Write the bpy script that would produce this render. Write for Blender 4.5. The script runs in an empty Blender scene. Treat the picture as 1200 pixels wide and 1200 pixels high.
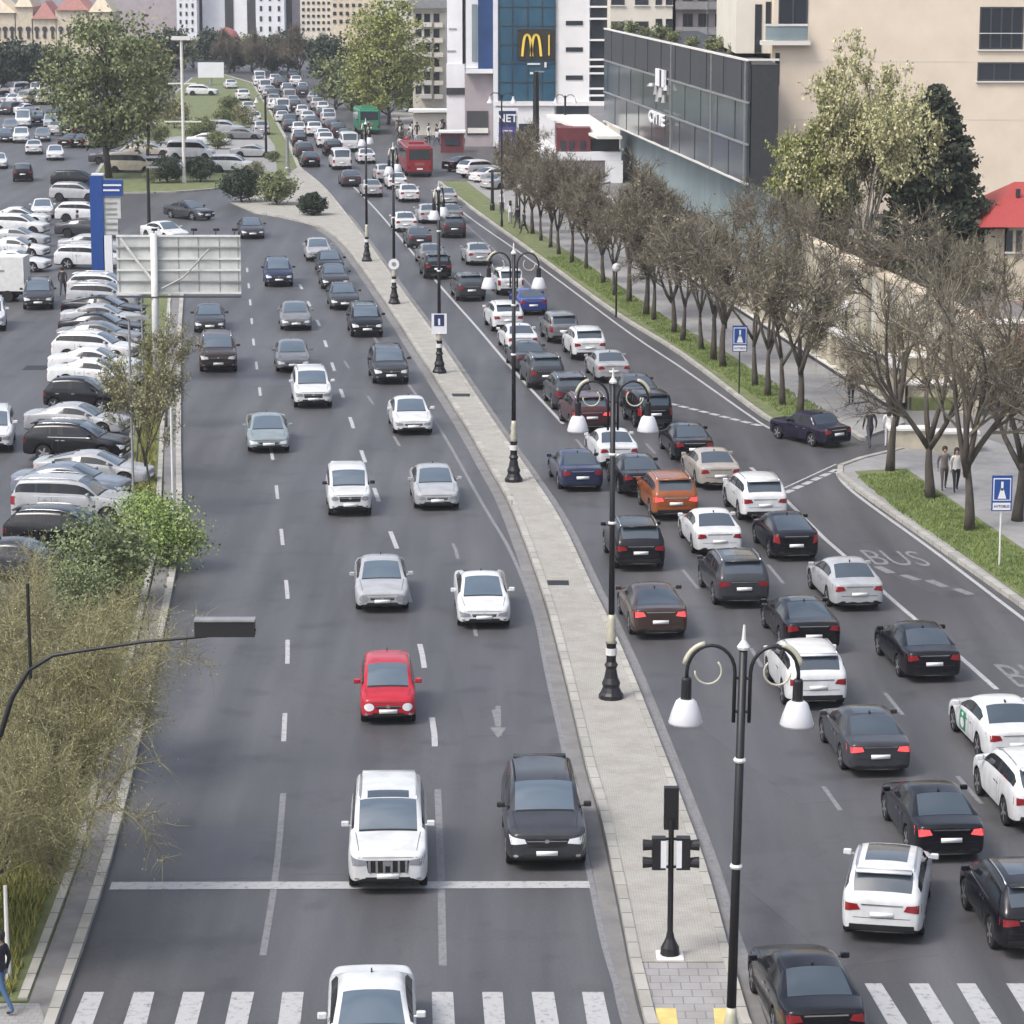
import bpy, bmesh, math, random
from mathutils import Vector, Matrix
from mathutils.bvhtree import BVHTree
R = math.radians
D = bpy.data
SC = bpy.context.scene
COL = SC.collection
rnd = random.Random(7)

# ---------------------------------------------------------------- camera
FPX, HCAM = 3400.0, 22.32                     # focal length in photo pixels (1200 wide), camera height
TH = math.atan(675 / FPX); KY = FPX / 3700
cd = D.cameras.new('camera'); cam = D.objects.new('camera', cd); COL.objects.link(cam)
cd.sensor_width = 36; cd.lens = FPX / 1200 * 36; cd.clip_start = 1; cd.clip_end = 6000
cam.location = (0, 0, HCAM); cam.rotation_euler = (math.pi / 2 - TH, 0, 0)
SC.camera = cam
# ---------------------------------------------------------------- light
SUN_EL, SUN_AZ = R(54), R(-128)               # azimuth: from +Y (ahead) towards -X
w = D.worlds.new('World'); SC.world = w; w.use_nodes = True
nt = w.node_tree; nt.nodes.clear()
sky = nt.nodes.new('ShaderNodeTexSky'); sky.sky_type = 'NISHITA'; sky.sun_disc = False
sky.sun_elevation = SUN_EL; sky.sun_rotation = SUN_AZ
sky.air_density = 1.0; sky.dust_density = 4.0; sky.ozone_density = 1.0
hsv = nt.nodes.new('ShaderNodeHueSaturation'); hsv.inputs['Saturation'].default_value = 0.6
bg = nt.nodes.new('ShaderNodeBackground'); bg.inputs[1].default_value = 0.15
wo = nt.nodes.new('ShaderNodeOutputWorld')
# invented clouds, added for varied reflections on cars; brighten and dim the sky by direction
wtc = nt.nodes.new('ShaderNodeTexCoord'); wmp = nt.nodes.new('ShaderNodeMapping'); wmp.inputs['Scale'].default_value = (1, 1, 2.2)
wno = nt.nodes.new('ShaderNodeTexNoise'); wno.inputs['Scale'].default_value = 2.6; wno.inputs['Detail'].default_value = 6; wno.inputs['Roughness'].default_value = .6
wcr = nt.nodes.new('ShaderNodeValToRGB'); wcr.color_ramp.elements[0].position = .4; wcr.color_ramp.elements[0].color = (.5, .56, .66, 1); wcr.color_ramp.elements[1].position = .6; wcr.color_ramp.elements[1].color = (1.55, 1.5, 1.45, 1)
wmx = nt.nodes.new('ShaderNodeMix'); wmx.data_type = 'RGBA'; wmx.blend_type = 'MULTIPLY'; wmx.inputs[0].default_value = 1
nt.links.new(wtc.outputs['Generated'], wmp.inputs[0]); nt.links.new(wmp.outputs[0], wno.inputs['Vector']); nt.links.new(wno.outputs[0], wcr.inputs[0])
nt.links.new(sky.outputs[0], hsv.inputs['Color']); nt.links.new(hsv.outputs[0], wmx.inputs[6]); nt.links.new(wcr.outputs[0], wmx.inputs[7]); nt.links.new(wmx.outputs[2], bg.inputs[0]); nt.links.new(bg.outputs[0], wo.inputs[0])
sl = D.lights.new('sun', 'SUN'); sl.energy = 1.4; sl.angle = R(16); sl.color = (1, .95, .88)
so = D.objects.new('sun', sl); COL.objects.link(so)
sd = Vector((math.sin(SUN_AZ) * math.cos(SUN_EL), math.cos(SUN_AZ) * math.cos(SUN_EL), math.sin(SUN_EL)))
so.rotation_euler = sd.to_track_quat('Z', 'Y').to_euler(); so.location = (0, 60, 60)
SC.view_settings.view_transform = 'Standard'; SC.view_settings.look = 'None'
SC.view_settings.exposure = 0.7; SC.view_settings.gamma = 1
SC.cycles.max_bounces = 4; SC.cycles.diffuse_bounces = 2; SC.cycles.glossy_bounces = 2
SC.cycles.transparent_max_bounces = 4; SC.cycles.use_denoising = True

# ---------------------------------------------------------------- picture <-> ground
CT, ST = math.cos(TH), math.sin(TH)
def ray(u, v):
    x, y = (u - 600) / FPX, (v - 600) / FPX
    return Vector((x, CT - y * ST, -ST - y * CT))
def G(u, v, z=0.0):
    d = ray(u, v); t = (z - HCAM) / d.z
    return Vector((d.x * t, d.y * t, z))
def PY(u, v, Y):
    d = ray(u, v); t = Y / d.y
    return Vector((d.x * t, Y, HCAM + d.z * t))
def onplane(u, v, A, n):
    d = ray(u, v); o = Vector((0, 0, HCAM)); t = (A - o).dot(n) / d.dot(n)
    return o + d * t
def S(v): return 0.04395 * (v + 75)          # pixels per metre on the ground at row v
def uat(line, v):
    if v >= line[0][1]:
        a, b = line[0], line[1]
    elif v <= line[-1][1]:
        a, b = line[-2], line[-1]
    else:
        for a, b in zip(line, line[1:]):
            if b[1] <= v <= a[1]: break
    return a[0] + (b[0] - a[0]) * (v - a[1]) / (b[1] - a[1])
def flow(la, lb, u, v, dv=12):
    ua, ub = uat(la, v), uat(lb, v); t = (u - ua) / (ub - ua)
    p = []
    for q in (v - dv, v + dv):
        a, b = uat(la, q), uat(lb, q); p.append(G(a + (b - a) * t, q))
    return (p[0] - p[1]).normalized()
def shift(line, dx): return [(u + dx * S(v), v) for u, v in line]
def lerp(a, b, t): return a + (b - a) * t

# lines of the street, in photo pixels, from near to far
LK = [(45, 1235), (60, 1200), (125, 1010), (175, 800), (207, 640), (209, 520), (210, 400), (214, 330), (212, 290)]
ML = [(790, 1260), (762, 1200), (748, 1145), (729, 1050), (708, 955), (692, 900), (668, 800), (641, 700), (604, 600), (577, 550), (548, 500), (516, 450),
      (483, 400), (450, 350), (414, 300), (396, 280), (378, 268)]
MR = [(898, 1260), (872, 1200), (848, 1115), (822, 1020), (790, 930), (775, 890), (740, 800), (712, 735), (690, 690), (655, 615), (620, 560), (585, 510),
      (555, 465), (515, 405), (475, 350), (440, 300), (412, 262), (380, 222), (350, 197)]
RK = [(1934, 1260), (1500, 936), (1300, 786), (1200, 712), (1000, 562), (925, 500), (897, 490), (800, 417), (720, 367), (632, 302), (560, 250), (515, 214), (470, 170), (380, 95)]
def catmull(L, n=4):
    out = []
    for i in range(len(L) - 1):
        p0, p1, p2, p3 = L[max(i - 1, 0)], L[i], L[i + 1], L[min(i + 2, len(L) - 1)]
        for k in range(n):
            t = k / n; out.append(tuple(.5 * (2 * b + (c - a) * t + (2 * a - 5 * b + 4 * c - d) * t * t + (3 * b - a - 3 * c + d) * t ** 3) for a, b, c, d in zip(p0, p1, p2, p3)))
    return out + [L[-1]]
RK0 = RK
LK0 = LK
ML, MR, LK, RK = (catmull(q) for q in (ML, MR, LK, RK))
FL = [(345, 190), (335, 165), (290, 95), (270, 80)]
FR = [(440, 190), (425, 175), (350, 92), (330, 80)]
WL = [(-260, 800), (-120, 400), (-70, 250), (-10, 130), (20, 100)]
WR = [(20, 700), (75, 400), (90, 250), (80, 130), (75, 100)]

# ---------------------------------------------------------------- mesh helpers
class MB:
    def __init__(s): s.v = []; s.f = []; s.m = []; s.cur = 0
    def add(s, vs, fs):
        o = len(s.v); s.v += [tuple(p) for p in vs]
        for f in fs: s.f.append(tuple(i + o for i in f)); s.m.append(s.cur)
    def box(s, c, d, rz=0, M=None):
        x, y, z = d[0] / 2, d[1] / 2, d[2] / 2
        vs = [Vector(p) for p in ((-x, -y, -z), (x, -y, -z), (x, y, -z), (-x, y, -z), (-x, -y, z), (x, -y, z), (x, y, z), (-x, y, z))]
        M = M or Matrix.Rotation(rz, 4, 'Z')
        s.add([M @ p + Vector(c) for p in vs], [(0, 3, 2, 1), (4, 5, 6, 7), (0, 1, 5, 4), (1, 2, 6, 5), (2, 3, 7, 6), (3, 0, 4, 7)])
    def tube(s, pts, rad, n=6, cap=True):
        pts = [Vector(p) for p in pts]
        if not isinstance(rad, (list, tuple)): rad = [rad] * len(pts)
        o = len(s.v); a = None
        for i, p in enumerate(pts):
            t = (pts[min(i + 1, len(pts) - 1)] - pts[max(i - 1, 0)]).normalized()
            if a is None: a = t.orthogonal().normalized()
            a = (a - t * a.dot(t)); a = a.normalized() if a.length > 1e-5 else t.orthogonal().normalized()
            b = t.cross(a)
            for k in range(n):
                q = 2 * math.pi * k / n
                s.v.append(tuple(p + (a * math.cos(q) + b * math.sin(q)) * rad[i]))
        for i in range(len(pts) - 1):
            for k in range(n):
                k2 = (k + 1) % n
                s.f.append((o + i * n + k, o + i * n + k2, o + (i + 1) * n + k2, o + (i + 1) * n + k)); s.m.append(s.cur)
        if cap:
            s.f.append(tuple(o + k for k in range(n))[::-1]); s.m.append(s.cur)
            s.f.append(tuple(o + (len(pts) - 1) * n + k for k in range(n))); s.m.append(s.cur)
    def lathe(s, prof, c=(0, 0, 0), n=12):
        o = len(s.v); c = Vector(c)
        for r, z in prof:
            for k in range(n):
                q = 2 * math.pi * k / n; s.v.append((c.x + r * math.cos(q), c.y + r * math.sin(q), c.z + z))
        for i in range(len(prof) - 1):
            for k in range(n):
                k2 = (k + 1) % n
                s.f.append((o + i * n + k, o + i * n + k2, o + (i + 1) * n + k2, o + (i + 1) * n + k)); s.m.append(s.cur)
        s.f.append(tuple(o + k for k in range(n))[::-1]); s.m.append(s.cur)
        s.f.append(tuple(o + (len(prof) - 1) * n + k for k in range(n))); s.m.append(s.cur)
    def prism(s, pts, z0, z1):
        n = len(pts); vs = [(p[0], p[1], z0) for p in pts] + [(p[0], p[1], z1) for p in pts]
        a = sum(pts[i][0] * pts[(i + 1) % n][1] - pts[(i + 1) % n][0] * pts[i][1] for i in range(n))
        fs = [tuple(range(n, 2 * n)) if a > 0 else tuple(range(2 * n - 1, n - 1, -1))]
        for i in range(n):
            j = (i + 1) % n; fs.append((i, j, n + j, n + i) if a > 0 else (j, i, n + i, n + j))
        s.add(vs, fs)
    def sheet(s, pts, z):
        n = len(pts); a = sum(pts[i][0] * pts[(i + 1) % n][1] - pts[(i + 1) % n][0] * pts[i][1] for i in range(n))
        s.add([(p[0], p[1], z) for p in pts], [tuple(range(n)) if a > 0 else tuple(range(n - 1, -1, -1))])
    def wallbox(s, A, B, t, z0, z1):                       # a wall from A to B, t thick towards its right
        A, B = Vector((A[0], A[1])), Vector((B[0], B[1])); d = (B - A).normalized(); nn = Vector((d.y, -d.x)) * t
        s.prism([A, B, B + nn, A + nn], z0, z1)
    def ribbon(s, line, w, z, dz=None):                    # strip of width w along ground points
        L = [Vector((p[0], p[1])) for p in line]; a = []; b = []
        for i, p in enumerate(L):
            t = (L[min(i + 1, len(L) - 1)] - L[max(i - 1, 0)]).normalized(); nn = Vector((-t.y, t.x)) * w / 2
            a.append(p + nn); b.append(p - nn)
        for i in range(len(L) - 1):
            q = [b[i], b[i + 1], a[i + 1], a[i]]
            if dz is None: s.sheet(q, z)
            else: s.prism(q, z, dz)
    def build(s, name, mat, parent=None, smooth=False, link=True):
        me = D.meshes.new(name); me.from_pydata(s.v, [], s.f)
        for m in (mat if isinstance(mat, (list, tuple)) else [mat]): me.materials.append(m)
        if isinstance(mat, (list, tuple)): me.polygons.foreach_set('material_index', s.m)
        if smooth: me.polygons.foreach_set('use_smooth', [True] * len(me.polygons))
        me.update()
        if not link: return me
        return put(name, me, parent)
def put(name, me, parent=None, loc=None, rz=None):
    o = D.objects.new(name, me); COL.objects.link(o)
    if parent: o.parent = parent
    if loc is not None: o.location = loc
    if rz is not None: o.rotation_euler = (0, 0, rz)
    return o
def tag(o, label=None, cat=None, group=None, kind=None):
    if label: o['label'] = label
    if cat: o['category'] = cat
    if group: o['group'] = group
    if kind: o['kind'] = kind
    return o
def thing(name, label, cat, loc=(0, 0, 0), rz=0, group=None):
    o = put(name, None, None, loc, rz); o.empty_display_size = .3
    return tag(o, label, cat, group)
def struct(o, label=None, cat=None): return tag(o, label, cat, kind='structure')
def copy_tree(o, parent=None):
    c = o.copy(); COL.objects.link(c)
    if parent: c.parent = parent
    for ch in kids.get(o.name, []): copy_tree(ch, c)
    return c
kids = {}
def register(o):
    kids[o.name] = list(o.children)
    for c in o.children: register(c)
ORD = ['first', 'second', 'third', 'fourth', 'fifth', 'sixth', 'seventh', 'eighth', 'ninth', 'tenth', 'eleventh', 'twelfth', 'thirteenth', 'fourteenth',
       'fifteenth', 'sixteenth', 'seventeenth', 'eighteenth', 'nineteenth', 'twentieth', 'twenty-first', 'twenty-second', 'twenty-third', 'twenty-fourth',
       'twenty-fifth', 'twenty-sixth', 'twenty-seventh', 'twenty-eighth', 'twenty-ninth', 'thirtieth']

# ---------------------------------------------------------------- materials
def mat(name, col, rough=.6, metal=0, var=0, scale=3, stretch=(1, 1, 1), spec=.5, emit=None, es=0, bump=0, col2=None, coat=0, island=False, detail=4):
    m = D.materials.new(name); m.use_nodes = True; n = m.node_tree.nodes; l = m.node_tree.links
    b = n['Principled BSDF']
    b.inputs['Base Color'].default_value = (*col, 1); b.inputs['Roughness'].default_value = rough; b.inputs['Metallic'].default_value = metal
    b.inputs['Specular IOR Level'].default_value = spec; b.inputs['Coat Weight'].default_value = coat
    if emit: b.inputs['Emission Color'].default_value = (*emit, 1); b.inputs['Emission Strength'].default_value = es
    if var or col2 or bump:
        tc = n.new('ShaderNodeTexCoord'); mp = n.new('ShaderNodeMapping'); mp.inputs['Scale'].default_value = stretch
        no = n.new('ShaderNodeTexNoise'); no.inputs['Scale'].default_value = scale; no.inputs['Detail'].default_value = detail; no.inputs['Roughness'].default_value = .6
        l.new(tc.outputs['Object'], mp.inputs[0]); l.new(mp.outputs[0], no.inputs['Vector'])
        fac = no.outputs[0]
        if island:
            ge = n.new('ShaderNodeNewGeometry'); ad = n.new('ShaderNodeMath'); ad.operation = 'MULTIPLY_ADD'; ad.inputs[1].default_value = .5
            l.new(ge.outputs['Random Per Island'], ad.inputs[0]); mu = n.new('ShaderNodeMath'); mu.operation = 'MULTIPLY'; mu.inputs[1].default_value = .5
            l.new(no.outputs[0], mu.inputs[0]); l.new(mu.outputs[0], ad.inputs[2]); fac = ad.outputs[0]
        cr = n.new('ShaderNodeValToRGB'); cr.color_ramp.elements[0].position = .3; cr.color_ramp.elements[1].position = .72
        c2 = col2 or tuple(min(1, c * (1 + var)) for c in col); c1 = col if col2 else tuple(c * (1 - var) for c in col)
        cr.color_ramp.elements[0].color = (*c1, 1); cr.color_ramp.elements[1].color = (*c2, 1)
        l.new(fac, cr.inputs[0]); l.new(cr.outputs[0], b.inputs['Base Color'])
        if bump:
            bp = n.new('ShaderNodeBump'); bp.inputs['Strength'].default_value = bump; bp.inputs['Distance'].default_value = .05
            l.new(no.outputs[0], bp.inputs['Height']); l.new(bp.outputs[0], b.inputs['Normal'])
    return m
def asphalt(name, base, dark, light):
    m = D.materials.new(name); m.use_nodes = True; n = m.node_tree.nodes; l = m.node_tree.links; b = n['Principled BSDF']
    tc = n.new('ShaderNodeTexCoord')
    def noise(sc, st, det=5):
        mp = n.new('ShaderNodeMapping'); mp.inputs['Scale'].default_value = st
        no = n.new('ShaderNodeTexNoise'); no.inputs['Scale'].default_value = sc; no.inputs['Detail'].default_value = det
        l.new(tc.outputs['Object'], mp.inputs[0]); l.new(mp.outputs[0], no.inputs['Vector']); return no.outputs[0]
    a = noise(.9, (1, .06, 1)); bb = noise(.12, (1, .5, 1)); c = noise(14, (1, 1, 1), 3); d = noise(60, (1, 1, 1), 2)
    def mix(x, y, f, inp):
        mx = n.new('ShaderNodeMix'); mx.data_type = 'FLOAT'; mx.inputs[0].default_value = f
        l.new(x, mx.inputs[2]); l.new(y, mx.inputs[3]); return mx.outputs[0]
    s = mix(a, bb, .36, 0); s = mix(s, c, .22, 0); s = mix(s, d, .18, 0)
    cr = n.new('ShaderNodeValToRGB'); e = cr.color_ramp.elements
    e[0].position = .36; e[0].color = (*dark, 1); e[1].position = .64; e[1].color = (*light, 1); k = e.new(.5); k.color = (*base, 1)
    l.new(s, cr.inputs[0])
    # repair patches and fine cracks
    vo = n.new('ShaderNodeTexVoronoi'); vo.feature = 'DISTANCE_TO_EDGE'; vo.inputs['Scale'].default_value = .11
    mp = n.new('ShaderNodeMapping'); mp.inputs['Scale'].default_value = (1, .35, 1); wn = n.new('ShaderNodeTexNoise'); wn.inputs['Scale'].default_value = .7
    ml = n.new('ShaderNodeVectorMath'); ml.operation = 'MULTIPLY_ADD'; ml.inputs[1].default_value = (4, 4, 0)
    l.new(tc.outputs['Object'], wn.inputs['Vector']); l.new(wn.outputs['Color'], ml.inputs[0]); l.new(tc.outputs['Object'], ml.inputs[2])
    l.new(ml.outputs[0], mp.inputs[0]); l.new(mp.outputs[0], vo.inputs['Vector'])
    lt = n.new('ShaderNodeMath'); lt.operation = 'LESS_THAN'; lt.inputs[1].default_value = .0045; l.new(vo.outputs['Distance'], lt.inputs[0])
    mm = n.new('ShaderNodeMix'); mm.data_type = 'RGBA'; mm.blend_type = 'MULTIPLY'; l.new(lt.outputs[0], mm.inputs[0]); l.new(cr.outputs[0], mm.inputs[6])
    mm.inputs[7].default_value = (.9, .9, .9, 1)
    on = n.new('ShaderNodeTexNoise'); on.inputs['Scale'].default_value = .55; on.inputs['Detail'].default_value = 3; l.new(tc.outputs['Object'], on.inputs['Vector'])
    oc = n.new('ShaderNodeValToRGB'); oc.color_ramp.elements[0].position = .58; oc.color_ramp.elements[0].color = (1, 1, 1, 1); oc.color_ramp.elements[1].position = .68; oc.color_ramp.elements[1].color = (.8, .79, .79, 1); l.new(on.outputs[0], oc.inputs[0])
    om = n.new('ShaderNodeMix'); om.data_type = 'RGBA'; om.blend_type = 'MULTIPLY'; om.inputs[0].default_value = 1; l.new(mm.outputs[2], om.inputs[6]); l.new(oc.outputs[0], om.inputs[7]); l.new(om.outputs[2], b.inputs['Base Color'])
    b.inputs['Roughness'].default_value = .52; b.inputs['Specular IOR Level'].default_value = .5
    bp = n.new('ShaderNodeBump'); bp.inputs['Strength'].default_value = .15; bp.inputs['Distance'].default_value = .02; l.new(d, bp.inputs['Height']); l.new(bp.outputs[0], b.inputs['Normal'])
    return m
def paving(name, c1, c2, mortar, sc, ratio=.5, rough=.8, wh=(.5, .25)):
    m = D.materials.new(name); m.use_nodes = True; n = m.node_tree.nodes; l = m.node_tree.links; b = n['Principled BSDF']
    tc = n.new('ShaderNodeTexCoord'); br = n.new('ShaderNodeTexBrick'); br.inputs['Scale'].default_value = sc
    br.inputs['Color1'].default_value = (*c1, 1); br.inputs['Color2'].default_value = (*c2, 1); br.inputs['Mortar'].default_value = (*mortar, 1)
    br.inputs['Mortar Size'].default_value = .02; br.inputs['Brick Width'].default_value = wh[0]; br.inputs['Row Height'].default_value = wh[1]
    no = n.new('ShaderNodeTexNoise'); no.inputs['Scale'].default_value = 1.3; no.inputs['Detail'].default_value = 6
    cr = n.new('ShaderNodeValToRGB'); cr.color_ramp.elements[0].position = .35; cr.color_ramp.elements[0].color = (.86, .85, .83, 1); cr.color_ramp.elements[1].position = .62; cr.color_ramp.elements[1].color = (1, 1, 1, 1)
    mx = n.new('ShaderNodeMix'); mx.data_type = 'RGBA'; mx.blend_type = 'MULTIPLY'; mx.inputs[0].default_value = 1
    l.new(tc.outputs['Object'], br.inputs['Vector']); l.new(tc.outputs['Object'], no.inputs['Vector']); l.new(no.outputs[0], cr.inputs[0])
    l.new(br.outputs[0], mx.inputs[6]); l.new(cr.outputs[0], mx.inputs[7]); l.new(mx.outputs[2], b.inputs['Base Color']); b.inputs['Roughness'].default_value = rough
    return m
def worn_paint(name, col, thr=.42):
    m = mat(name, col, .7); n = m.node_tree.nodes; l = m.node_tree.links; b = n['Principled BSDF']
    tc = n.new('ShaderNodeTexCoord'); no = n.new('ShaderNodeTexNoise'); no.inputs['Scale'].default_value = 5; no.inputs['Detail'].default_value = 8; no.inputs['Roughness'].default_value = .75
    cr = n.new('ShaderNodeValToRGB'); cr.color_ramp.elements[0].position = thr - .06; cr.color_ramp.elements[0].color = (.13, .13, .135, 1)
    cr.color_ramp.elements[1].position = thr + .1; cr.color_ramp.elements[1].color = (*col, 1)
    l.new(tc.outputs['Object'], no.inputs['Vector']); l.new(no.outputs[0], cr.inputs[0]); l.new(cr.outputs[0], b.inputs['Base Color'])
    return m
M = {}
M['asphalt'] = asphalt('asphalt', (.072, .071, .074), (.044, .0435, .046), (.110, .1085, .112))
M['patch'] = asphalt('asphalt_patch', (.076, .075, .08), (.056, .055, .059), (.10, .099, .105))
M['ground'] = mat('ground', (.17, .165, .16), .9, var=.25, scale=.2)
M['line'] = worn_paint('road_paint', (.38, .38, .38), .38)
M['line_worn'] = worn_paint('worn_road_paint', (.19, .19, .195), .44)
M['gutter'] = mat('gutter', (.17, .165, .16), .85, var=.2, scale=1.2)
M['kerb'] = paving('kerb_stone', (.40, .385, .35), (.31, .30, .27), (.08, .08, .075), 1, wh=(40, 1.0))
M['kerb_y'] = mat('kerb_worn_yellow', (.5, .47, .36), .8, var=.3, scale=2)
M['pave'] = paving('median_paving', (.34, .325, .29), (.39, .375, .335), (.19, .18, .165), 4)
M['slab'] = paving('slab_paving', (.28, .27, .265), (.31, .30, .295), (.17, .17, .17), 1.4, wh=(.6, .6))
M['side'] = paving('sidewalk_paving', (.27, .265, .26), (.30, .295, .285), (.2, .2, .2), 2.5, wh=(.5, .5))
M['tactile'] = mat('tactile_yellow', (.6, .45, .16), .8, var=.2)
M['soil'] = mat('lawn', (.085, .11, .04), .95, col2=(.17, .185, .08), scale=1.2)
M['blade'] = mat('grass_blade', (.09, .14, .03), .8, col2=(.24, .30, .09), scale=1, island=True)
M['dry'] = mat('dry_grass_blade', (.13, .13, .03), .8, col2=(.30, .30, .09), scale=1, island=True)
M['bark'] = mat('bark', (.045, .037, .03), .9, col2=(.10, .085, .07), scale=5, stretch=(1, 1, .3))
M['bark_pale'] = mat('pale_bark', (.2, .18, .15), .9, col2=(.35, .32, .27), scale=5)
M['twig'] = mat('twig', (.095, .083, .06), .9, col2=(.18, .155, .115), scale=.8, island=True)
M['twig_olive'] = mat('olive_twig', (.16, .145, .075), .9, col2=(.31, .28, .155), scale=.8, island=True)
M['bud'] = mat('spring_bud', (.12, .12, .06), .8, col2=(.25, .235, .12), scale=.7, island=True)
M['leaf_olive'] = mat('olive_leaf', (.16, .17, .07), .7, col2=(.34, .34, .16), scale=.6, island=True)
M['leaf_yel'] = mat('yellow_green_leaf', (.16, .18, .05), .7, col2=(.34, .36, .12), scale=.5, island=True)
M['leaf_pale'] = mat('pale_leaf', (.32, .31, .14), .7, col2=(.56, .54, .30), scale=.5, island=True)
M['leaf_green'] = mat('green_leaf', (.095, .12, .05), .7, col2=(.24, .265, .12), scale=.4, island=True)
M['leaf_mid'] = mat('mid_leaf', (.09, .12, .05), .7, col2=(.22, .26, .12), scale=.8, island=True)
M['leaf_dark'] = mat('dark_leaf', (.018, .032, .02), .7, col2=(.055, .075, .045), scale=.5, island=True)
M['leaf_fresh'] = mat('fresh_leaf', (.12, .18, .04), .7, col2=(.30, .38, .12), scale=.8, island=True)
M['leaf_red'] = mat('red_leaf', (.14, .03, .02), .7, col2=(.3, .08, .05), scale=.8, island=True)
M['needle'] = mat('needle', (.03, .04, .024), .8, col2=(.075, .09, .055), scale=.7, island=True)
M['black_metal'] = mat('black_metal', (.012, .012, .014), .45, .1)
M['gold'] = mat('gilded_metal', (.46, .44, .34), .5, .1)
M['shade_glass'] = mat('milk_glass', (.56, .56, .58), .3)
M['white'] = mat('white_metal', (.62, .62, .6), .5, var=.1)
M['grey_metal'] = mat('grey_metal', (.3, .3, .3), .5, .4, var=.15)
M['board_back'] = mat('sheet_back', (.50, .51, .48), .6, var=.22, scale=.9)
M['blue'] = mat('sign_blue', (.015, .06, .24), .4)
M['navy'] = mat('sign_navy', (.02, .03, .1), .4)
M['violet'] = mat('sign_violet', (.06, .045, .26), .4)
M['rubber'] = mat('tyre_rubber', (.012, .012, .013), .85)
M['rim'] = mat('alloy', (.45, .45, .47), .3, .8)
M['windshield'] = mat('windshield_glass', (.08, .11, .14), .06, spec=1.0)
M['sideglass'] = mat('tinted_glass', (.012, .014, .017), .1, spec=.4)
M['glass'] = mat('car_glass', (.045, .06, .075), .08, spec=.9)
M['under'] = mat('black_plastic', (.012, .012, .013), .6)
M['grille'] = mat('dark_grille', (.015, .015, .016), .35)
M['lampd'] = mat('grey_headlamp', (.22, .23, .25), .12, spec=.9)  # darker grey headlamp for pale cars, sets it off from the paint
M['lampw'] = mat('headlamp', (.72, .74, .76), .12, spec=.8)
M['lampr'] = mat('tail_lamp', (.22, .014, .018), .15, spec=.8)
M['lampb'] = mat('brake_lamp', (.55, .03, .04), .2, emit=(1, .12, .12), es=.6)
M['plate'] = mat('number_plate', (.75, .75, .73), .5)
M['chrome'] = mat('chrome', (.6, .6, .6), .2, .9)
M['green_d'] = mat('green_decal', (.02, .2, .1), .5)
M['skin'] = mat('skin', (.42, .26, .19), .6)
M['hair'] = mat('hair', (.02, .015, .012), .6)
def paint():
    m = D.materials.new('car_paint'); m.use_nodes = True; n = m.node_tree.nodes; l = m.node_tree.links; b = n['Principled BSDF']
    oi = n.new('ShaderNodeObjectInfo'); no = n.new('ShaderNodeTexNoise'); no.inputs['Scale'].default_value = 2.2; no.inputs['Detail'].default_value = 6
    tc = n.new('ShaderNodeTexCoord'); l.new(tc.outputs['Object'], no.inputs['Vector'])
    cr = n.new('ShaderNodeValToRGB'); cr.color_ramp.elements[0].position = .35; cr.color_ramp.elements[0].color = (.86, .85, .83, 1); cr.color_ramp.elements[1].position = .6; cr.color_ramp.elements[1].color = (1, 1, 1, 1)
    mx = n.new('ShaderNodeMix'); mx.data_type = 'RGBA'; mx.blend_type = 'MULTIPLY'; mx.inputs[0].default_value = 1
    l.new(oi.outputs['Color'], mx.inputs[6]); l.new(no.outputs[0], cr.inputs[0]); l.new(cr.outputs[0], mx.inputs[7]); l.new(mx.outputs[2], b.inputs['Base Color'])
    b.inputs['Roughness'].default_value = .2; b.inputs['Specular IOR Level'].default_value = .3; b.inputs['Coat Weight'].default_value = .2; b.inputs['Coat Roughness'].default_value = .05
    return m
M['paint'] = paint()
def cmat(name, c, r=.8): 
    if name not in M: M[name] = mat(name, c, r)
    return M[name]

# ---------------------------------------------------------------- ground, roads
g = MB(); g.sheet([(-900, -50), (900, -50), (900, 1500), (-900, 1500)], 0); struct(g.build('ground', M['ground']))
g = MB(); g.sheet([G(-900, 1300), G(1900, 1300), G(1900, 1000), G(1290, 640), G(1010, 480), G(760, 300), G(640, 180), G(560, 120), G(420, 60), G(140, 50), G(-200, 60), G(-500, 300)], .004)
struct(g.build('road', M['asphalt']))

def area(name, line_px, z, m, smooth=False, z0=0.0):
    g = MB(); g.prism([G(u, v) for u, v in line_px], z0, z); return struct(g.build(name, m))
def kerb(name, line_px, m='kerb', w=.22, z=.15, close=False):
    pts = [G(u, v) for u, v in line_px]
    if close: pts.append(pts[0])
    g = MB(); g.ribbon(pts, w, 0, z); return struct(g.build(name, M[m]))
# central median
med_l = [p for p in ML if 262 < p[1] <= 1136] + [(360, 262), (330, 255), (298, 250)]
med_r = [p for p in MR if p[1] <= 1136]
tipv = 1134
medl = [(uat(ML, tipv), tipv)] + [p for p in med_l if p[1] < tipv]; medr = [(uat(MR, tipv), tipv)] + [p for p in med_r if p[1] < tipv]
area('median_pavement', medl + [(270, 238), (296, 232)] + medr[::-1], .14, M['pave'])
area('median_ramp', [(uat(ML, 1262), 1262), (uat(ML, 1200), 1200), (uat(ML, tipv), tipv), (uat(MR, tipv), tipv), (uat(MR, 1200), 1200), (uat(MR, 1262), 1262)], .12, M['slab'])
kerb('median_kerb', [(uat(ML, 1262), 1262), (762, 1200)] + medl, w=.24, z=.17)
kerb('median_kerb_far', [(898, 1258), (872, 1200)] + medr, w=.2, z=.17)
g = MB()
for u0, u1 in ((768, 792), (836, 861)):
    g.prism([G(u0 + 3, 1222), G(u1 + 4, 1222), G(u1, 1188), G(u0, 1188)], .12, .128)
struct(g.build('tactile_paving', M['tactile']))
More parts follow.
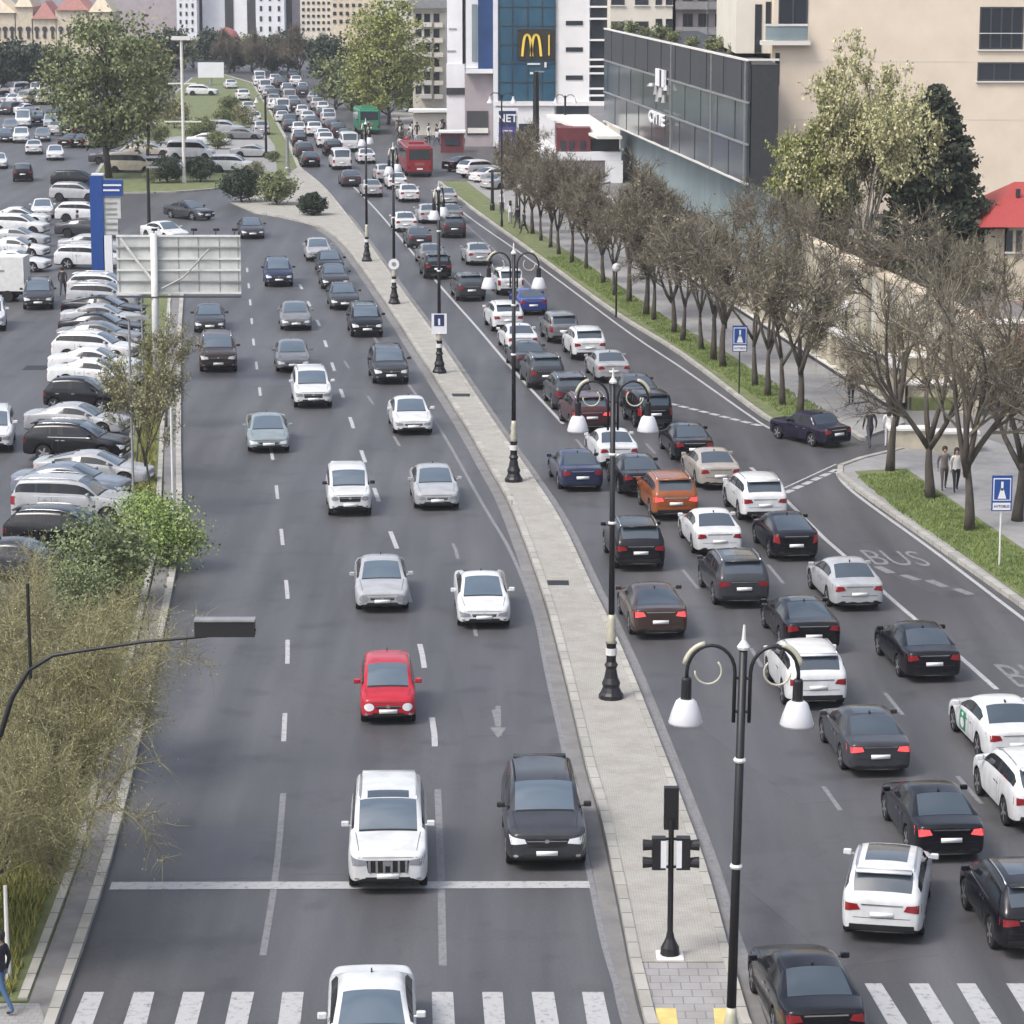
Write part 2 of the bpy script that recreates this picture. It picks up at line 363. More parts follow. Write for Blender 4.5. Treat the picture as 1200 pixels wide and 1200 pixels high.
# gutters: pale concrete strips beside the median
g = MB(); g.ribbon([G(u, v) for u, v in shift([p for p in ML if p[1] < 1261], -.38)], .42, .008); g.ribbon([G(u, v) for u, v in shift([p for p in MR if p[1] < 1261 and p[1] > 250], .3)], .36, .008)
struct(g.build('gutter', M['gutter']))
# round island with hedge
isl = [(118, 228), (160, 227), (205, 226), (245, 223), (268, 220), (296, 231), (350, 196), (372, 216), (352, 201), (345, 192), (336, 168), (322, 140), (296, 98), (262, 88), (225, 92), (205, 110), (178, 150), (150, 172), (122, 190), (110, 210)]
isl = [(118, 228), (160, 227), (205, 226), (245, 223), (268, 220), (292, 230), (376, 220), (350, 197), (340, 172), (322, 140), (296, 98), (262, 88), (225, 92), (205, 110), (178, 150), (150, 172), (122, 190), (110, 210)]
area('island_lawn', isl, .12, M['soil']); kerb('island_kerb', isl, close=True, w=.35)
# a paved car park strip on the island
area('island_parking', [(135, 203), (325, 203), (322, 172), (306, 150), (170, 165), (140, 180)], .128, M['side'], z0=.0)
# left strip between the car park and the carriageway
strip_r = [(125 - 96, 1290)] + LK; strip_l = [(212, 290), (172, 300), (165, 330), (160, 400), (150, 600), (100, 700), (49, 800), (-13, 1000), (-80, 1170), (-110, 1300)]
cut = [p for p in LK if p[1] <= 1176] 
area('left_verge', [(-75, 1180)] + shift([(uat(LK, 1180), 1180)] + LK0[2:-1], -.62) + [(200, 300), (188, 300)] + strip_l[2:-2], .13, M['soil'])
kerb('left_kerb', LK, w=.24, z=.15); kerb('left_inner_kerb', shift([(uat(LK, 1178), 1178)] + LK0[2:-1], -.75), w=.2, z=.17)
g = MB(); g.ribbon([G(u, v) for u, v in shift(LK, -.38)], .5, 0, .11); struct(g.build('left_channel', M['gutter']))
kerb('left_kerb_far', [(208, 288), (190, 290)] + strip_l[2:-2], w=.2, z=.15)
area('left_corner_pavement', [(-110, 1300), (20, 1300), (52, 1200), (46, 1182), (-75, 1182)], .12, M['side'])
# right verge, pavements
FA, FB = G(1040, 482), G(700, 261)           # line of the columned fence
rk1 = [p for p in RK if 214 <= p[1] <= 500]
v1 = MB(); inner = shift(rk1, 2.5)
v1.prism([G(*p) for p in shift(rk1, .2)] + [G(*p) for p in inner[::-1]], 0, .13); struct(v1.build('right_verge', M['soil']))
far_side = [G(1040, 482), G(952, 425), G(860, 365), G(760, 300), G(700, 261), G(660, 225)]
sw = MB(); sw.prism([G(*p) for p in inner] + [G(640, 205), G(760, 205)] + [Vector((p.x + .4, p.y, 0)) for p in far_side[::-1]] + [G(1060, 498), G(1010, 516), G(985, 503)], 0, .12)
struct(sw.build('right_pavement', M['side']))
kerb('right_kerb', [(1012, 517), (1000, 509), (955, 499)] + rk1, 'kerb', .25, .15)
rk2 = [(1060, 528), (1010, 540), (985, 549), (984, 558), (1000, 571)] + [p for p in RK0 if p[1] > 600][::-1]
v2 = MB(); vin = [(1002, 556), (1062, 553), (1210, 655), (1330, 745), (1600, 950)]
vouter = shift([(1009, 572)] + [p for p in RK0 if p[1] > 600][::-1][:3], .25)
v2.prism([G(*p) for p in vin] + [G(*p) for p in [(1515, 936)] + vouter[::-1]], 0, .15); struct(v2.build('right_verge_near', M['soil']))
s2 = MB(); s2.prism([G(*p) for p in rk2[:-1]] + [G(1934, 1100), G(1700, 800), G(1400, 600), G(1120, 505)], 0, .12); struct(s2.build('right_pavement_near', M['side']))
kerb('right_kerb_near', rk2, 'kerb', .25, .17)
# plaza far right by the shops
area('far_pavement', [(470, 150), (455, 135), (520, 110), (640, 110), (760, 200), (640, 205), (598, 172)], .11, M['side'])

# ---------------------------------------------------------------- road markings
ln = MB(); lw = MB()
Z1, Z2 = .009, .012
def pl(g, pts, w, z=Z1): g.ribbon([G(u, v) for u, v in (catmull(pts) if len(pts) > 3 else pts)], w, z)
pl(lw, [(735, 1192), (710, 1115), (694, 1040), (678, 960), (660, 875), (640, 785), (627, 720), (600, 650), (565, 590), (520, 510), (487, 462), (440, 398), (400, 345)], .14)
pl(lw, [(905, 1200), (885, 1150), (857, 1075), (835, 1010), (812, 950), (787, 888), (740, 768), (712, 712), (668, 622), (630, 560)], .14)
pl(ln, [(660, 497), (600, 432), (560, 385), (520, 340), (480, 292), (440, 245), (400, 205)], .16)
pl(ln, [(1168, 808), (1125, 770), (1080, 732), (1040, 698), (990, 652), (965, 630), (925, 590), (880, 548)], .17)
pl(ln, [(1300, 800), (1200, 726), (1100, 650), (1000, 577), (980, 552)], .16)
pl(ln, [(905, 502), (890, 495), (800, 432), (740, 392), (632, 312), (560, 262), (510, 224)], .15)
pl(lw, [(640, 355), (600, 312), (560, 276), (520, 240)], .12)
g2 = [G(785, 473), G(895, 500)]
for k in range(9):
    a = lerp(g2[0], g2[1], k / 9); b = lerp(g2[0], g2[1], (k + .72) / 9); ln.ribbon([a, b], .35, Z1)
g2 = [G(920, 578), G(984, 549)]
for k in range(6):
    a = lerp(g2[0], g2[1], k / 6); b = lerp(g2[0], g2[1], (k + .75) / 6); ln.ribbon([a, b], .3, Z1)
ln.ribbon([G(917, 573), G(980, 544)], .1, Z1)
# lane dashes
for pts, big in (([(332, 930), (326, 1000), (318, 1060), (308, 1120)], 0), ([(513, 925), (517, 1030), (519, 1132)], 1)):
    pl(lw, pts, .18 if big else .16)
LA = [(318, 1060), (331, 900), (337, 770), (337, 700), (332, 644), (321, 545), (306, 470), (297, 400), (292, 340), (288, 300)]
LB = [(518, 1060), (509, 860), (495, 768), (466, 645), (445, 591), (417, 510), (397, 450), (375, 383), (352, 335), (330, 300)]
LC = [(600, 920), (583, 850), (534, 644), (490, 560), (455, 500), (400, 418)]
def dashes(g, line, v0, ratio, first, n, z0, w=.14, pitch=9.0, dash=3.2):
    # real length dashes, walking away from the camera
    p = G(uat(line, v0), v0); d = 0; cur = v0
    v = v0; acc = 0; last = p; on = []
    while v > line[-1][1]:
        v -= 1; q = G(uat(line, v), v); acc += (q - last).length; last = q
        ph = acc % pitch
        if ph < dash: on.append(q)
        else:
            if len(on) > 1: g.ribbon(on, w, z0)
            on = []
dashes(ln, LA, 870, 0, 0, 0, Z1); dashes(ln, LB, 876, 0, 0, 0, Z1, .17); dashes(lw, LC, 864, 0, 0, 0, Z1, .13, 12, 3)
for a, b in (((800, 668), (818, 690)), ((965, 922), (985, 950)), ((1037, 812), (1058, 838)), ((1122, 910), (1150, 942)), ((900, 662), (918, 684)), ((757, 520), (768, 532)), ((675, 515), (684, 526)), ((838, 560), (848, 570)), ((880, 760), (893, 782)), ((705, 478), (712, 486))):
    pl(lw, [a, b], .13)
# old faint marks and an arrow
pl(lw, [(584, 828), (584, 852)], .16, .016)
lw.sheet([G(574, 853), G(594, 853), G(584, 866)], Z1 + .006)
# stop line, zebra crossing
ln.sheet([G(128, 1043), G(692, 1041), G(690, 1033), (G(131, 1034))], Z2)
for a, b, c, d in ((99, 122, 84, 109), (157, 181, 145, 172), (215, 240, 205, 231), (272, 298, 264, 290), (331, 356, 326, 352), (390, 415, 387, 413), (448, 473, 447, 473), (506, 531, 507, 533), (565, 589, 568, 592), (623, 649, 628, 655), (682, 707, 688, 715)):
    e, f = a + (c - a) * 2.4, b + (d - b) * 2.4
    ln.sheet([G(a, 1163), G(b, 1163), G(f, 1251), G(e, 1251)], Z2)
for a, b, c, d in ((960, 981, 988, 1010), (1013, 1033, 1040, 1063), (1065, 1088, 1092, 1117), (1121, 1143, 1148, 1173), (1179, 1204, 1208, 1233)):
    e, f = a + (c - a) * 2.1, b + (d - b) * 2.1
    ln.sheet([G(a, 1153), G(b, 1153), G(f, 1251), G(e, 1251)], Z2)
struct(ln.build('road_marking', M['line'])); struct(lw.build('worn_road_marking', M['line_worn']))
g = MB(); rp_ = random.Random(4)
for u, v, w_, l_, a in ((400, 960, 2.2, 9, .03), (250, 700, 1.6, 14, .1), (560, 800, 1.4, 12, .08), (380, 560, 2.6, 6, .12), (900, 880, 2.0, 10, .28), (1000, 640, 1.4, 16, .3), (250, 1000, 3.0, 4, .05), (960, 1060, 2.4, 8, .3), (300, 420, 2.2, 20, .16), (760, 420, 1.8, 22, .2), (1150, 640, 1.2, 30, .22), (30, 480, 3, 12, .1)):
    p = G(u, v); g.box((p.x, p.y, .0045), (w_, l_, .004), a)
struct(g.build('asphalt_patch', M['patch']))
def text_mesh(name, s, size, m, depth=0, bold=0.0):
    c = D.curves.new(name, 'FONT'); c.body = s; c.size = size; c.align_x = 'CENTER'; c.align_y = 'CENTER'; c.extrude = depth; c.offset = bold; c.resolution_u = 3
    o = D.objects.new(name, c); COL.objects.link(o); dg = bpy.context.evaluated_depsgraph_get(); dg.update()
    me = D.meshes.new_from_object(o.evaluated_get(dg)); me.name = name; D.objects.remove(o); me.materials.clear(); me.materials.append(m)
    return me
def floor_text(s, p0, p1, h):
    me = text_mesh('lane_lettering', s, 1, M['line_worn'], 0, .0)
    xs = [v.co.x for v in me.vertices]; ys = [v.co.y for v in me.vertices]
    A, B = G(*p0), G(*p1); r = (B - A); up = flow(MR, RK, p0[0], p0[1])
    for v in me.vertices:
        a = (v.co.x - min(xs)) / (max(xs) - min(xs)); b = (v.co.y - min(ys)) / (max(ys) - min(ys))
        q = A + r * a + up * (b * h); v.co = (q.x, q.y, .0125)
    return struct(put('lane_lettering', me))
floor_text('BUS', (1026, 662), (1094, 664), 2.6); floor_text('BUS', (1194, 806), (1280, 808), 2.9)
g = MB()
for a, b in (((1028, 664), (1045, 672)), ((1058, 674), (1076, 680)), ((1088, 680), (1108, 688)), ((1120, 690), (1138, 697))): g.ribbon([G(*a), G(*b)], .35, Z1)
struct(g.build('lane_mark', M['line_worn']))
# drain covers on the road and the median
g = MB()
for u, v in ((152, 440 - 12),): pass
for u, v, w_, l_ in ((540, 463, .9, .9), (654, 683, .75, .75)):
    p = G(u, v, .14); g.box((p.x, p.y, .142), (w_, l_, .012))
o = g.build('drain_cover', M['under']); struct(o)
g = MB(); p = G(42, 431); g.box((p.x, p.y, .008), (1.2, 1.6, .006)); struct(g.build('manhole_cover', M['under']))

# ================================================================ CARS
PAINT = {'white': (.60, .61, .62), 'silver': (.36, .37, .385), 'grey': (.17, .175, .185), 'dark grey': (.04, .042, .048), 'black': (.008, .008, .011),
         'blue grey': (.16, .19, .24), 'navy blue': (.02, .027, .065), 'red': (.42, .02, .035), 'orange brown': (.24, .075, .025), 'dark brown': (.05, .032, .028),
         'grey green': (.22, .26, .27), 'beige': (.34, .31, .275), 'maroon': (.06, .018, .022), 'blue': (.03, .05, .20), 'cream': (.6, .54, .42), 'dark green': (.02, .05, .035), 'pewter': (.33, .33, .34)}
TYPES = {
 'sedan':   dict(L=4.7, W=1.82, H=1.45, nose=.68, hood=.93, cowl=1.3, rf=2.1, rr=3.2, rb=4.0, deck=1.03, tail=.98, ax=(.92, 3.62), r=.33, rw=.70),
 'coupe':   dict(L=4.85, W=1.86, H=1.42, nose=.64, hood=.9, cowl=1.25, rf=2.15, rr=3.2, rb=4.35, deck=1.06, tail=1.04, ax=(.92, 3.75), r=.34, rw=.68),
 'liftback':dict(L=4.5, W=1.76, H=1.48, nose=.66, hood=.93, cowl=1.0, rf=1.95, rr=2.75, rb=4.2, deck=1.12, tail=1.06, ax=(.88, 3.58), r=.32, rw=.70),
 'hatch':   dict(L=3.6, W=1.62, H=1.56, nose=.72, hood=.97, cowl=.78, rf=1.5, rr=3.1, rb=3.45, deck=1.05, tail=.95, ax=(.68, 3.02), r=.29, rw=.78),
 'suv':     dict(L=4.5, W=1.86, H=1.67, nose=.84, hood=1.07, cowl=1.1, rf=1.85, rr=3.95, rb=4.36, deck=1.18, tail=1.05, ax=(.86, 3.52), r=.36, rw=.78),
 'offroad': dict(L=4.8, W=1.9, H=1.86, nose=.98, hood=1.2, cowl=1.35, rf=1.98, rr=4.45, rb=4.68, deck=1.25, tail=1.15, ax=(.9, 3.72), r=.39, rw=.80),
 'luxury':  dict(L=4.9, W=1.98, H=1.78, nose=.95, hood=1.16, cowl=1.35, rf=2.05, rr=4.3, rb=4.66, deck=1.2, tail=1.1, ax=(.9, 3.8), r=.39, rw=.79),
 'boxy':    dict(L=4.15, W=1.64, H=1.45, nose=.82, hood=.93, cowl=1.32, rf=1.75, rr=2.95, rb=3.3, deck=.95, tail=.92, ax=(.72, 3.15), r=.30, rw=.82),
 'jeep':    dict(L=3.95, W=1.72, H=1.68, nose=.92, hood=1.05, cowl=1.15, rf=1.55, rr=3.6, rb=3.85, deck=1.1, tail=1.0, ax=(.72, 2.95), r=.36, rw=.84),
 'van':     dict(L=4.9, W=1.95, H=2.05, nose=.9, hood=1.15, cowl=.65, rf=1.5, rr=4.65, rb=4.82, deck=1.2, tail=1.0, ax=(.9, 3.9), r=.34, rw=.84)}

def smooth_eval(me, lvl):
    o = D.objects.new('tmp', me); COL.objects.link(o); md = o.modifiers.new('s', 'SUBSURF'); md.levels = lvl; md.render_levels = lvl
    dg = bpy.context.evaluated_depsgraph_get(); dg.update(); r = D.meshes.new_from_object(o.evaluated_get(dg)); D.objects.remove(o); return r
def split_mesh(me, groups, mats):
    """groups: list of (name, test(poly)) ; returns {name: mesh}"""
    out = {}
    co = [v.co.copy() for v in me.vertices]
    for name, test, m in groups:
        mp = {}; vs = []; fs = []
        for p in me.polygons:
            if test(p):
                f = []
                for i in p.vertices:
                    if i not in mp: mp[i] = len(vs); vs.append(co[i])
                    f.append(mp[i])
                fs.append(f)
        if not fs: continue
        q = D.meshes.new(name); q.from_pydata(vs, [], fs); q.materials.append(m); q.polygons.foreach_set('use_smooth', [True] * len(fs)); q.update(); out[name] = q
    return out

def car_shell(T):
    L, W, H = T['L'], T['W'], T['H']; hw = W / 2; ra = T['r'] + .07; zs = .2 if H < 1.6 else .26; r = T['r']
    cowl, rf, rr, rb = T['cowl'], T['rf'], T['rr'], T['rb']
    def plan(x): return hw * min(1 - .17 * max(0, 1 - x / .6) ** 2.4, 1 - .13 * max(0, 1 - (L - x) / .5) ** 2.4)
    def section(x):
        w_ = plan(x); zb = zs + .06 * max(0, 1 - x / .2) + .06 * max(0, 1 - (L - x) / .2); a = None
        for xa in T['ax']:
            d = abs(x - xa)
            if d <= ra + 1e-4: a = r + math.sqrt(max(0, ra * ra - d * d))
        t = 0; roofz = 0
        if x <= cowl: top = lerp(T['nose'], T['hood'], (x / cowl) ** .55)
        elif x >= rb: top = lerp(T['deck'], T['tail'], (x - rb) / max(.01, L - rb))
        else:
            top = lerp(T['hood'], T['deck'], (x - cowl) / (rb - cowl))
            if x < rf: t = ((x - cowl) / (rf - cowl)); tt = t ** .92; roofz = lerp(T['hood'], H - .05, tt)
            elif x <= rr: t = 1; m_ = lerp(rf, rr, .42); roofz = H - .02 - .05 * ((x - m_) / (rr - m_)) ** 2 * (1 if x > m_ else .6)
            else: t = (rb - x) / (rb - rr); roofz = lerp(T['deck'], H - .07, t ** .85)
        k = min(1, .90 + x / .05 * .1, .92 + (L - x) / .05 * .08) if (x < .05 or L - x < .05) else 1
        w_ *= k; zt = top - (0.05 if x < .02 or L - x < .02 else 0)
        wr = T['rw'] * hw
        hood = [(w_ * .972, zt - .075), (w_ * .93, zt - .03), (w_ * .87, zt - .008), (w_ * .79, zt + .004), (w_ * .42, zt + .022), (0, zt + .028)]
        if t > 0:
            cab = [(w_ * .972, top - .05), (w_ * .945, top + .015), (wr + .03, roofz - .10), (wr - .03, roofz - .025), (wr * .5, roofz + .008), (0, roofz + .016)]
            zc = [top - .06, top, max(top + .004, roofz - .012 - .088 * t), roofz - .025 * t, roofz + .014, roofz + .02]
            up = [(lerp(h[0], c[0], t), z) for h, c, z in zip(hood, cab, zc)]
        else: up = hood
        belt = up[0][1]
        zm = lerp(zb, belt, .42); zu = lerp(zb, belt, .74)
        p1, p2 = (w_ * .88, zb), (w_ * .985, zb + .05)
        if a:
            p1 = (w_ * .9, a); p2 = (w_ * .99, a + .005); zm = max(zm, a + .03); zu = max(zu, zm + .03)
            if zu > belt - .02: zu = belt - .02; zm = min(zm, zu - .02); p2 = (p2[0], min(a, zm - .015)); p1 = (p1[0], p2[1])
        low = [(0, zb), p1, p2, (w_ * (1.0 if a else .995), zm), (w_ * 1.0, zu)]
        return low + up
    xs = {0: 1, .04: 1, .14: 1, L: 1, L - .04: 1, L - .14: 1, cowl: 1, rf: 1, rr: 1, rb: 1, lerp(cowl, rf, .5): 1, lerp(rr, rb, .5): 1, .45 * cowl: 1}
    xbp = rf + (rr - rf) * .42 + .1
    xs[xbp - .035] = 1; xs[xbp + .035] = 1
    if H > 1.6 or rr - rf > 1.9: xs[rr - .75] = 1; xs[rr - .68] = 1
    must = sorted(xs)
    for xa in T['ax']:
        for q in (-1.06, -1, -.72, -.35, 0, .35, .72, 1, 1.06):
            x = xa + q * ra
            if .05 < x < L - .05 and (abs(q) >= 1 or all(abs(x - m_) > .045 for m_ in must)): xs[x] = 1
    st = sorted(xs); ring = []; vs = []; fs = []; mi = []
    for x in st:
        s_ = section(x); y = L / 2 - x
        pts = [(a, y, z) for a, z in s_] + [(-a, y, z) for a, z in s_[-2:0:-1]]
        ring.append(len(vs)); vs += pts
    n = 20
    wx0 = cowl + (rf - cowl) * .38
    wx1 = rb - (rb - rr) * (.3 if H > 1.6 else .42)
    for i in range(len(st) - 1):
        xm = (st[i] + st[i + 1]) / 2
        for j in range(n):
            j2 = (j + 1) % n; jj = j if j < 10 else 19 - j
            f = (ring[i] + j, ring[i] + j2, ring[i + 1] + j2, ring[i + 1] + j)
            m_ = 0
            if jj <= 0: m_ = 4
            elif jj == 1: m_ = 4 
            elif jj == 6 and wx0 - .12 < xm < wx1 and cowl < xm < rb:
                m_ = 3
                if abs(xm - xbp) < .04 or abs(xm - (rr - .715)) < .036: m_ = 4
            elif jj in (8, 9):
                if cowl < xm < rf: m_ = 1
                elif rr < xm < rb: m_ = 2
            fs.append(f[::-1]); mi.append(m_)
    fs.append(tuple(range(0, n))); mi.append(0)
    fs.append(tuple(ring[-1] + k for k in range(n))[::-1]); mi.append(0)
    me = D.meshes.new('shell'); me.from_pydata(vs, [], fs); me.polygons.foreach_set('material_index', mi)
    for k in range(5): me.materials.append(M['paint'])
    bm = bmesh.new(); bm.from_mesh(me); bmesh.ops.recalc_face_normals(bm, faces=bm.faces); bm.to_mesh(me); bm.free()
    return me, section

AX = {'F': (Vector((0, 8, 0)), Vector((0, -1, 0)), lambda a, b: Vector((a, 8, b))), 'R': (None, Vector((0, 1, 0)), lambda a, b: Vector((a, -8, b))),
      'T': (None, Vector((0, 0, -1)), lambda a, b: Vector((a, b, 8))), 'S+': (None, Vector((-1, 0, 0)), lambda a, b: Vector((8, a, b))), 'S-': (None, Vector((1, 0, 0)), lambda a, b: Vector((-8, a, b)))}
def patch(g, bvh, ax, q, nu=6, nv=4, off=.008, rnd_=False):
    """a thin panel following the body; q = four corners (a,b) in the projection plane"""
    _, d, f = AX[ax]; vs = []; ok = []
    for j in range(nv + 1):
        for i in range(nu + 1):
            s, t = i / nu, j / nv
            if rnd_:
                a, b = 2 * s - 1, 2 * t - 1; a2, b2 = a * math.sqrt(1 - b * b / 2), b * math.sqrt(1 - a * a / 2); s, t = (a2 + 1) / 2, (b2 + 1) / 2
            A = Vector(q[0]).lerp(Vector(q[1]), s); B = Vector(q[3]).lerp(Vector(q[2]), s); p = A.lerp(B, t)
            h = bvh.ray_cast(f(p.x, p.y), d)
            if h[0] is None: vs.append((0, 0, 0)); ok.append(False)
            else: vs.append(h[0] - d * off); ok.append(True)
    fs = []
    for j in range(nv):
        for i in range(nu):
            k = (j * (nu + 1) + i, j * (nu + 1) + i + 1, (j + 1) * (nu + 1) + i + 1, (j + 1) * (nu + 1) + i)
            if all(ok[z] for z in k): fs.append(k if ax in ('R', 'T', 'S+') else k[::-1])
    g.add(vs, fs)
def sym(q): return [(-a, b) for a, b in q][::-1]

def make_wheel(r, wd=.2):
    n = 20; g = MB(); prof = [(r - .09, -wd / 2), (r - .02, -wd / 2), (r, -wd / 2 + .03), (r, wd / 2 - .03), (r - .02, wd / 2), (r - .09, wd / 2)]
    g.lathe(prof, n=n); g.v = [(z, x, y) for x, y, z in g.v]
    t = g.build('wheel', M['rubber'], smooth=False, link=False)
    g = MB(); g.lathe([(r - .088, -wd * .35), (r - .088, wd * .46), (r - .11, wd * .46), (r - .12, wd * .40)], n=n)
    for k in range(5):
        a = k * 2 * math.pi / 5
        g.box((math.cos(a) * r * .36, math.sin(a) * r * .36, wd * .47), (r * .62, r * .2, .02), a)
    g.lathe([(r * .2, wd * .4), (r * .2, wd * .5)], n=10)
    g.v = [(z, x, y) for x, y, z in g.v]
    return t, g.build('rim', M['rim'], link=False)

CARS = {}
def car_model(kind, style='a'):
    key = (kind, style)
    if key in CARS: return CARS[key]
    T = TYPES[kind]; L, W, H = T['L'], T['W'], T['H']; hw = W / 2
    shell, sec = car_shell(T); me = smooth_eval(shell, 1)
    bvh = BVHTree.FromPolygons([v.co.copy() for v in me.vertices], [tuple(p.vertices) for p in me.polygons])
    cx = [p.center.x for p in me.polygons]
    gr = [('body', lambda p: p.material_index == 0, M['paint']), ('windshield', lambda p: p.material_index == 1, M['windshield']), ('rear_window', lambda p: p.material_index == 2, M['glass']),
          ('side_window', lambda p: p.material_index == 3 and p.center.x > 0, M['sideglass']), ('side_window#', lambda p: p.material_index == 3 and p.center.x < 0, M['sideglass']),
          ('underbody', lambda p: p.material_index == 4, M['under'])]
    parts = [(n.replace('#', ''), q, 0) for n, q in split_mesh(me, gr, None).items()]
    def add(name, g, m, sub=0): parts.append((name, g.build(name, m, link=False, smooth=True), sub))
    rl0 = .56 if H < 1.6 else .64; tall = H > 1.6; nz = T['nose']; dk = T['tail']; kx = hw * .8
    # ---- front
    z1 = nz - .06; z0 = z1 - (.15 if not tall else .17); zc = (z0 + z1) / 2
    for s in (1, -1):
        g = MB()
        if style in ('round',) or kind == 'hatch': q = [(hw * .5, z0 - .06), (hw * .86, z0 - .06), (hw * .86, z1 + .02), (hw * .5, z1 + .02)]; rd = True
        elif kind == 'boxy' or kind == 'jeep': q = [(hw * .52, z0 - .02), (hw * .85, z0 - .02), (hw * .85, z1 - .01), (hw * .52, z1 - .01)]; rd = kind == 'jeep'
        else: q = [(hw * .50, z0 + .03), (hw * .88, z0 - .01), (hw * .93, z1 + .03), (hw * .55, z1 - .03)]; rd = False
        if s < 0: q = sym(q)
        patch(g, bvh, 'F', q, 6, 4, .01, rd); add('headlight', g, M['lampw'])
    g = MB()
    gw = hw * (.46 if not tall else .5)
    gh = z1 - .03 if tall else z1 - .05
    gl = z0 - (.06 if tall else -.01)
    if style == 'prado': gl -= .1; gw *= 1.08
    patch(g, bvh, 'F', [(-gw * .92, gl), (gw * .92, gl), (gw, gh), (-gw, gh)], 8, 3, .008)
    lo = .3 if not tall else .38
    add('grille', g, M['grille']); g = MB()
    patch(g, bvh, 'F', [(-hw * .62, lo), (hw * .62, lo), (hw * .55, lo + .10), (-hw * .55, lo + .10)], 8, 2, .008)
    add('air_intake', g, M['grille']); g = MB()
    if tall and style != 'prado': patch(g, bvh, 'F', [(-hw * .84, lo - .08), (hw * .84, lo - .08), (hw * .84, lo - .01), (-hw * .84, lo - .01)], 8, 1, .006)
    if g.f: add('bumper_trim', g, M['grille'])
    if style == 'prado':
        for k in range(6):
            g = MB(); x = lerp(-gw * .85, gw * .85, k / 5); patch(g, bvh, 'F', [(x - .028, gl), (x + .028, gl), (x + .028, gh), (x - .028, gh)], 1, 4, .03); add('grille_bar', g, M['chrome'])
        g = MB(); patch(g, bvh, 'F', [(-.09, zc - .08), (.09, zc - .08), (.09, zc + .06), (-.09, zc + .06)], 3, 3, .04, True)
        add('badge', g, M['chrome'])
    else:
        g = MB(); patch(g, bvh, 'F', [(-gw, zc - .01), (gw, zc - .01), (gw, zc + .012), (-gw, zc + .012)], 6, 1, .016); add('grille_bar', g, M['chrome'])
        g = MB(); patch(g, bvh, 'F', [(-.06, zc - .05), (.06, zc - .05), (.06, zc + .05), (-.06, zc + .05)], 3, 3, .02, True)
        add('badge', g, M['chrome'])
    # fog lamps
    for s in (1, -1):
        g = MB(); q = [(hw * .7, lo + .02), (hw * .84, lo + .02), (hw * .84, lo + .09), (hw * .7, lo + .09)]
        patch(g, bvh, 'F', q if s > 0 else sym(q), 2, 2, .01, True)
        add('fog_lamp', g, M['chrome'])
    # bonnet gap, cowl
    g = MB(); yc = L / 2 - T['cowl']
    patch(g, bvh, 'T', [(-hw * .72, yc - .02), (hw * .72, yc - .02), (hw * .74, yc + .06), (-hw * .74, yc + .06)], 8, 1, .006); add('cowl_panel', g, M['under'])
    for s in (1, -1):
        g = MB(); q = [(s * hw * .82 - .007, yc + .08), (s * hw * .82 + .007, yc + .08), (s * hw * .72 + .007, L / 2 - .22), (s * hw * .72 - .007, L / 2 - .22)]
        patch(g, bvh, 'T', q, 1, 6, .004); add('bonnet_gap', g, M['under'])
    g = MB(); patch(g, bvh, 'F', [(-hw * .74, z1 + .03), (hw * .74, z1 + .03), (hw * .74, z1 + .042), (-hw * .74, z1 + .042)], 8, 1, .005); add('bonnet_gap', g, M['under'])
    g = MB(); patch(g, bvh, 'R', [(-hw * .9, rl0), (hw * .9, rl0), (hw * .9, rl0 + .012), (-hw * .9, rl0 + .012)], 8, 1, .005); add('bumper_gap', g, M['under'])
    # plates
    for ax, z in (('F', lo + .14 if not tall else lo + .12), ('R', .62 if H < 1.6 else .72)):
        h = bvh.ray_cast(AX[ax][2](0, z), AX[ax][1]); y = h[0].y if h[0] else 0
        g = MB(); g.box((0, y + (.012 if ax == 'F' else -.012), z), (.52, .02, .115)); add('number_plate', g, M['plate'])
    # ---- rear
    t1 = dk - .08; t0 = t1 - .17
    for s in (1, -1):
        g = MB()
        if tall and kind in ('offroad', 'jeep', 'van'): q = [(hw * .78, t0 - .08), (hw * .97, t0 - .08), (hw * .95, t1 + .08), (hw * .78, t1 + .08)]
        elif kind == 'liftback': q = [(hw * .68, t0 - .12), (hw * .95, t0 - .06), (hw * .92, t1 + .03), (hw * .74, t1 + .03)]
        elif style == 'b': q = [(hw * .5, t0 + .04), (hw * .96, t0 - .01), (hw * .95, t1), (hw * .55, t1 - .01)]
        else: q = [(hw * .52, t0 + .03), (hw * .95, t0 - .03), (hw * .94, t1 + .01), (hw * .60, t1 - .01)]
        if s < 0: q = sym(q)
        patch(g, bvh, 'R', q, 6, 4, .01); add('tail_light', g, 'TAIL')
    g = MB(); rl = .26 if not tall else .32
    patch(g, bvh, 'R', [(-hw * .8, rl), (hw * .8, rl), (hw * .78, rl + (.08 if not tall else .17)), (-hw * .78, rl + (.08 if not tall else .17))], 8, 2, .008)
    add('rear_bumper_trim', g, M['under'])
    g = MB(); zb = t0 + .06
    patch(g, bvh, 'R', [(-hw * .5, t1 - .035), (hw * .5, t1 - .035), (hw * .5, t1 - .005), (-hw * .5, t1 - .005)], 6, 1, .014)
    add('rear_garnish', g, M['chrome'])
    g = MB(); patch(g, bvh, 'R', [(-hw * .6, rl - .015), (hw * .6, rl - .015), (hw * .6, rl + .02), (-hw * .6, rl + .02)], 6, 1, .016)
    add('rear_bumper_strip', g, M['chrome'])
    # ---- sides: door seams, handles, sill
    bz = lerp(T['hood'], T['deck'], .5); yb = L / 2 - (T['rf'] + (T['rr'] - T['rf']) * .42 + .1)
    yf = L / 2 - T['cowl'] - .05; yr = L / 2 - T['rr'] + (.05 if not tall else .85)
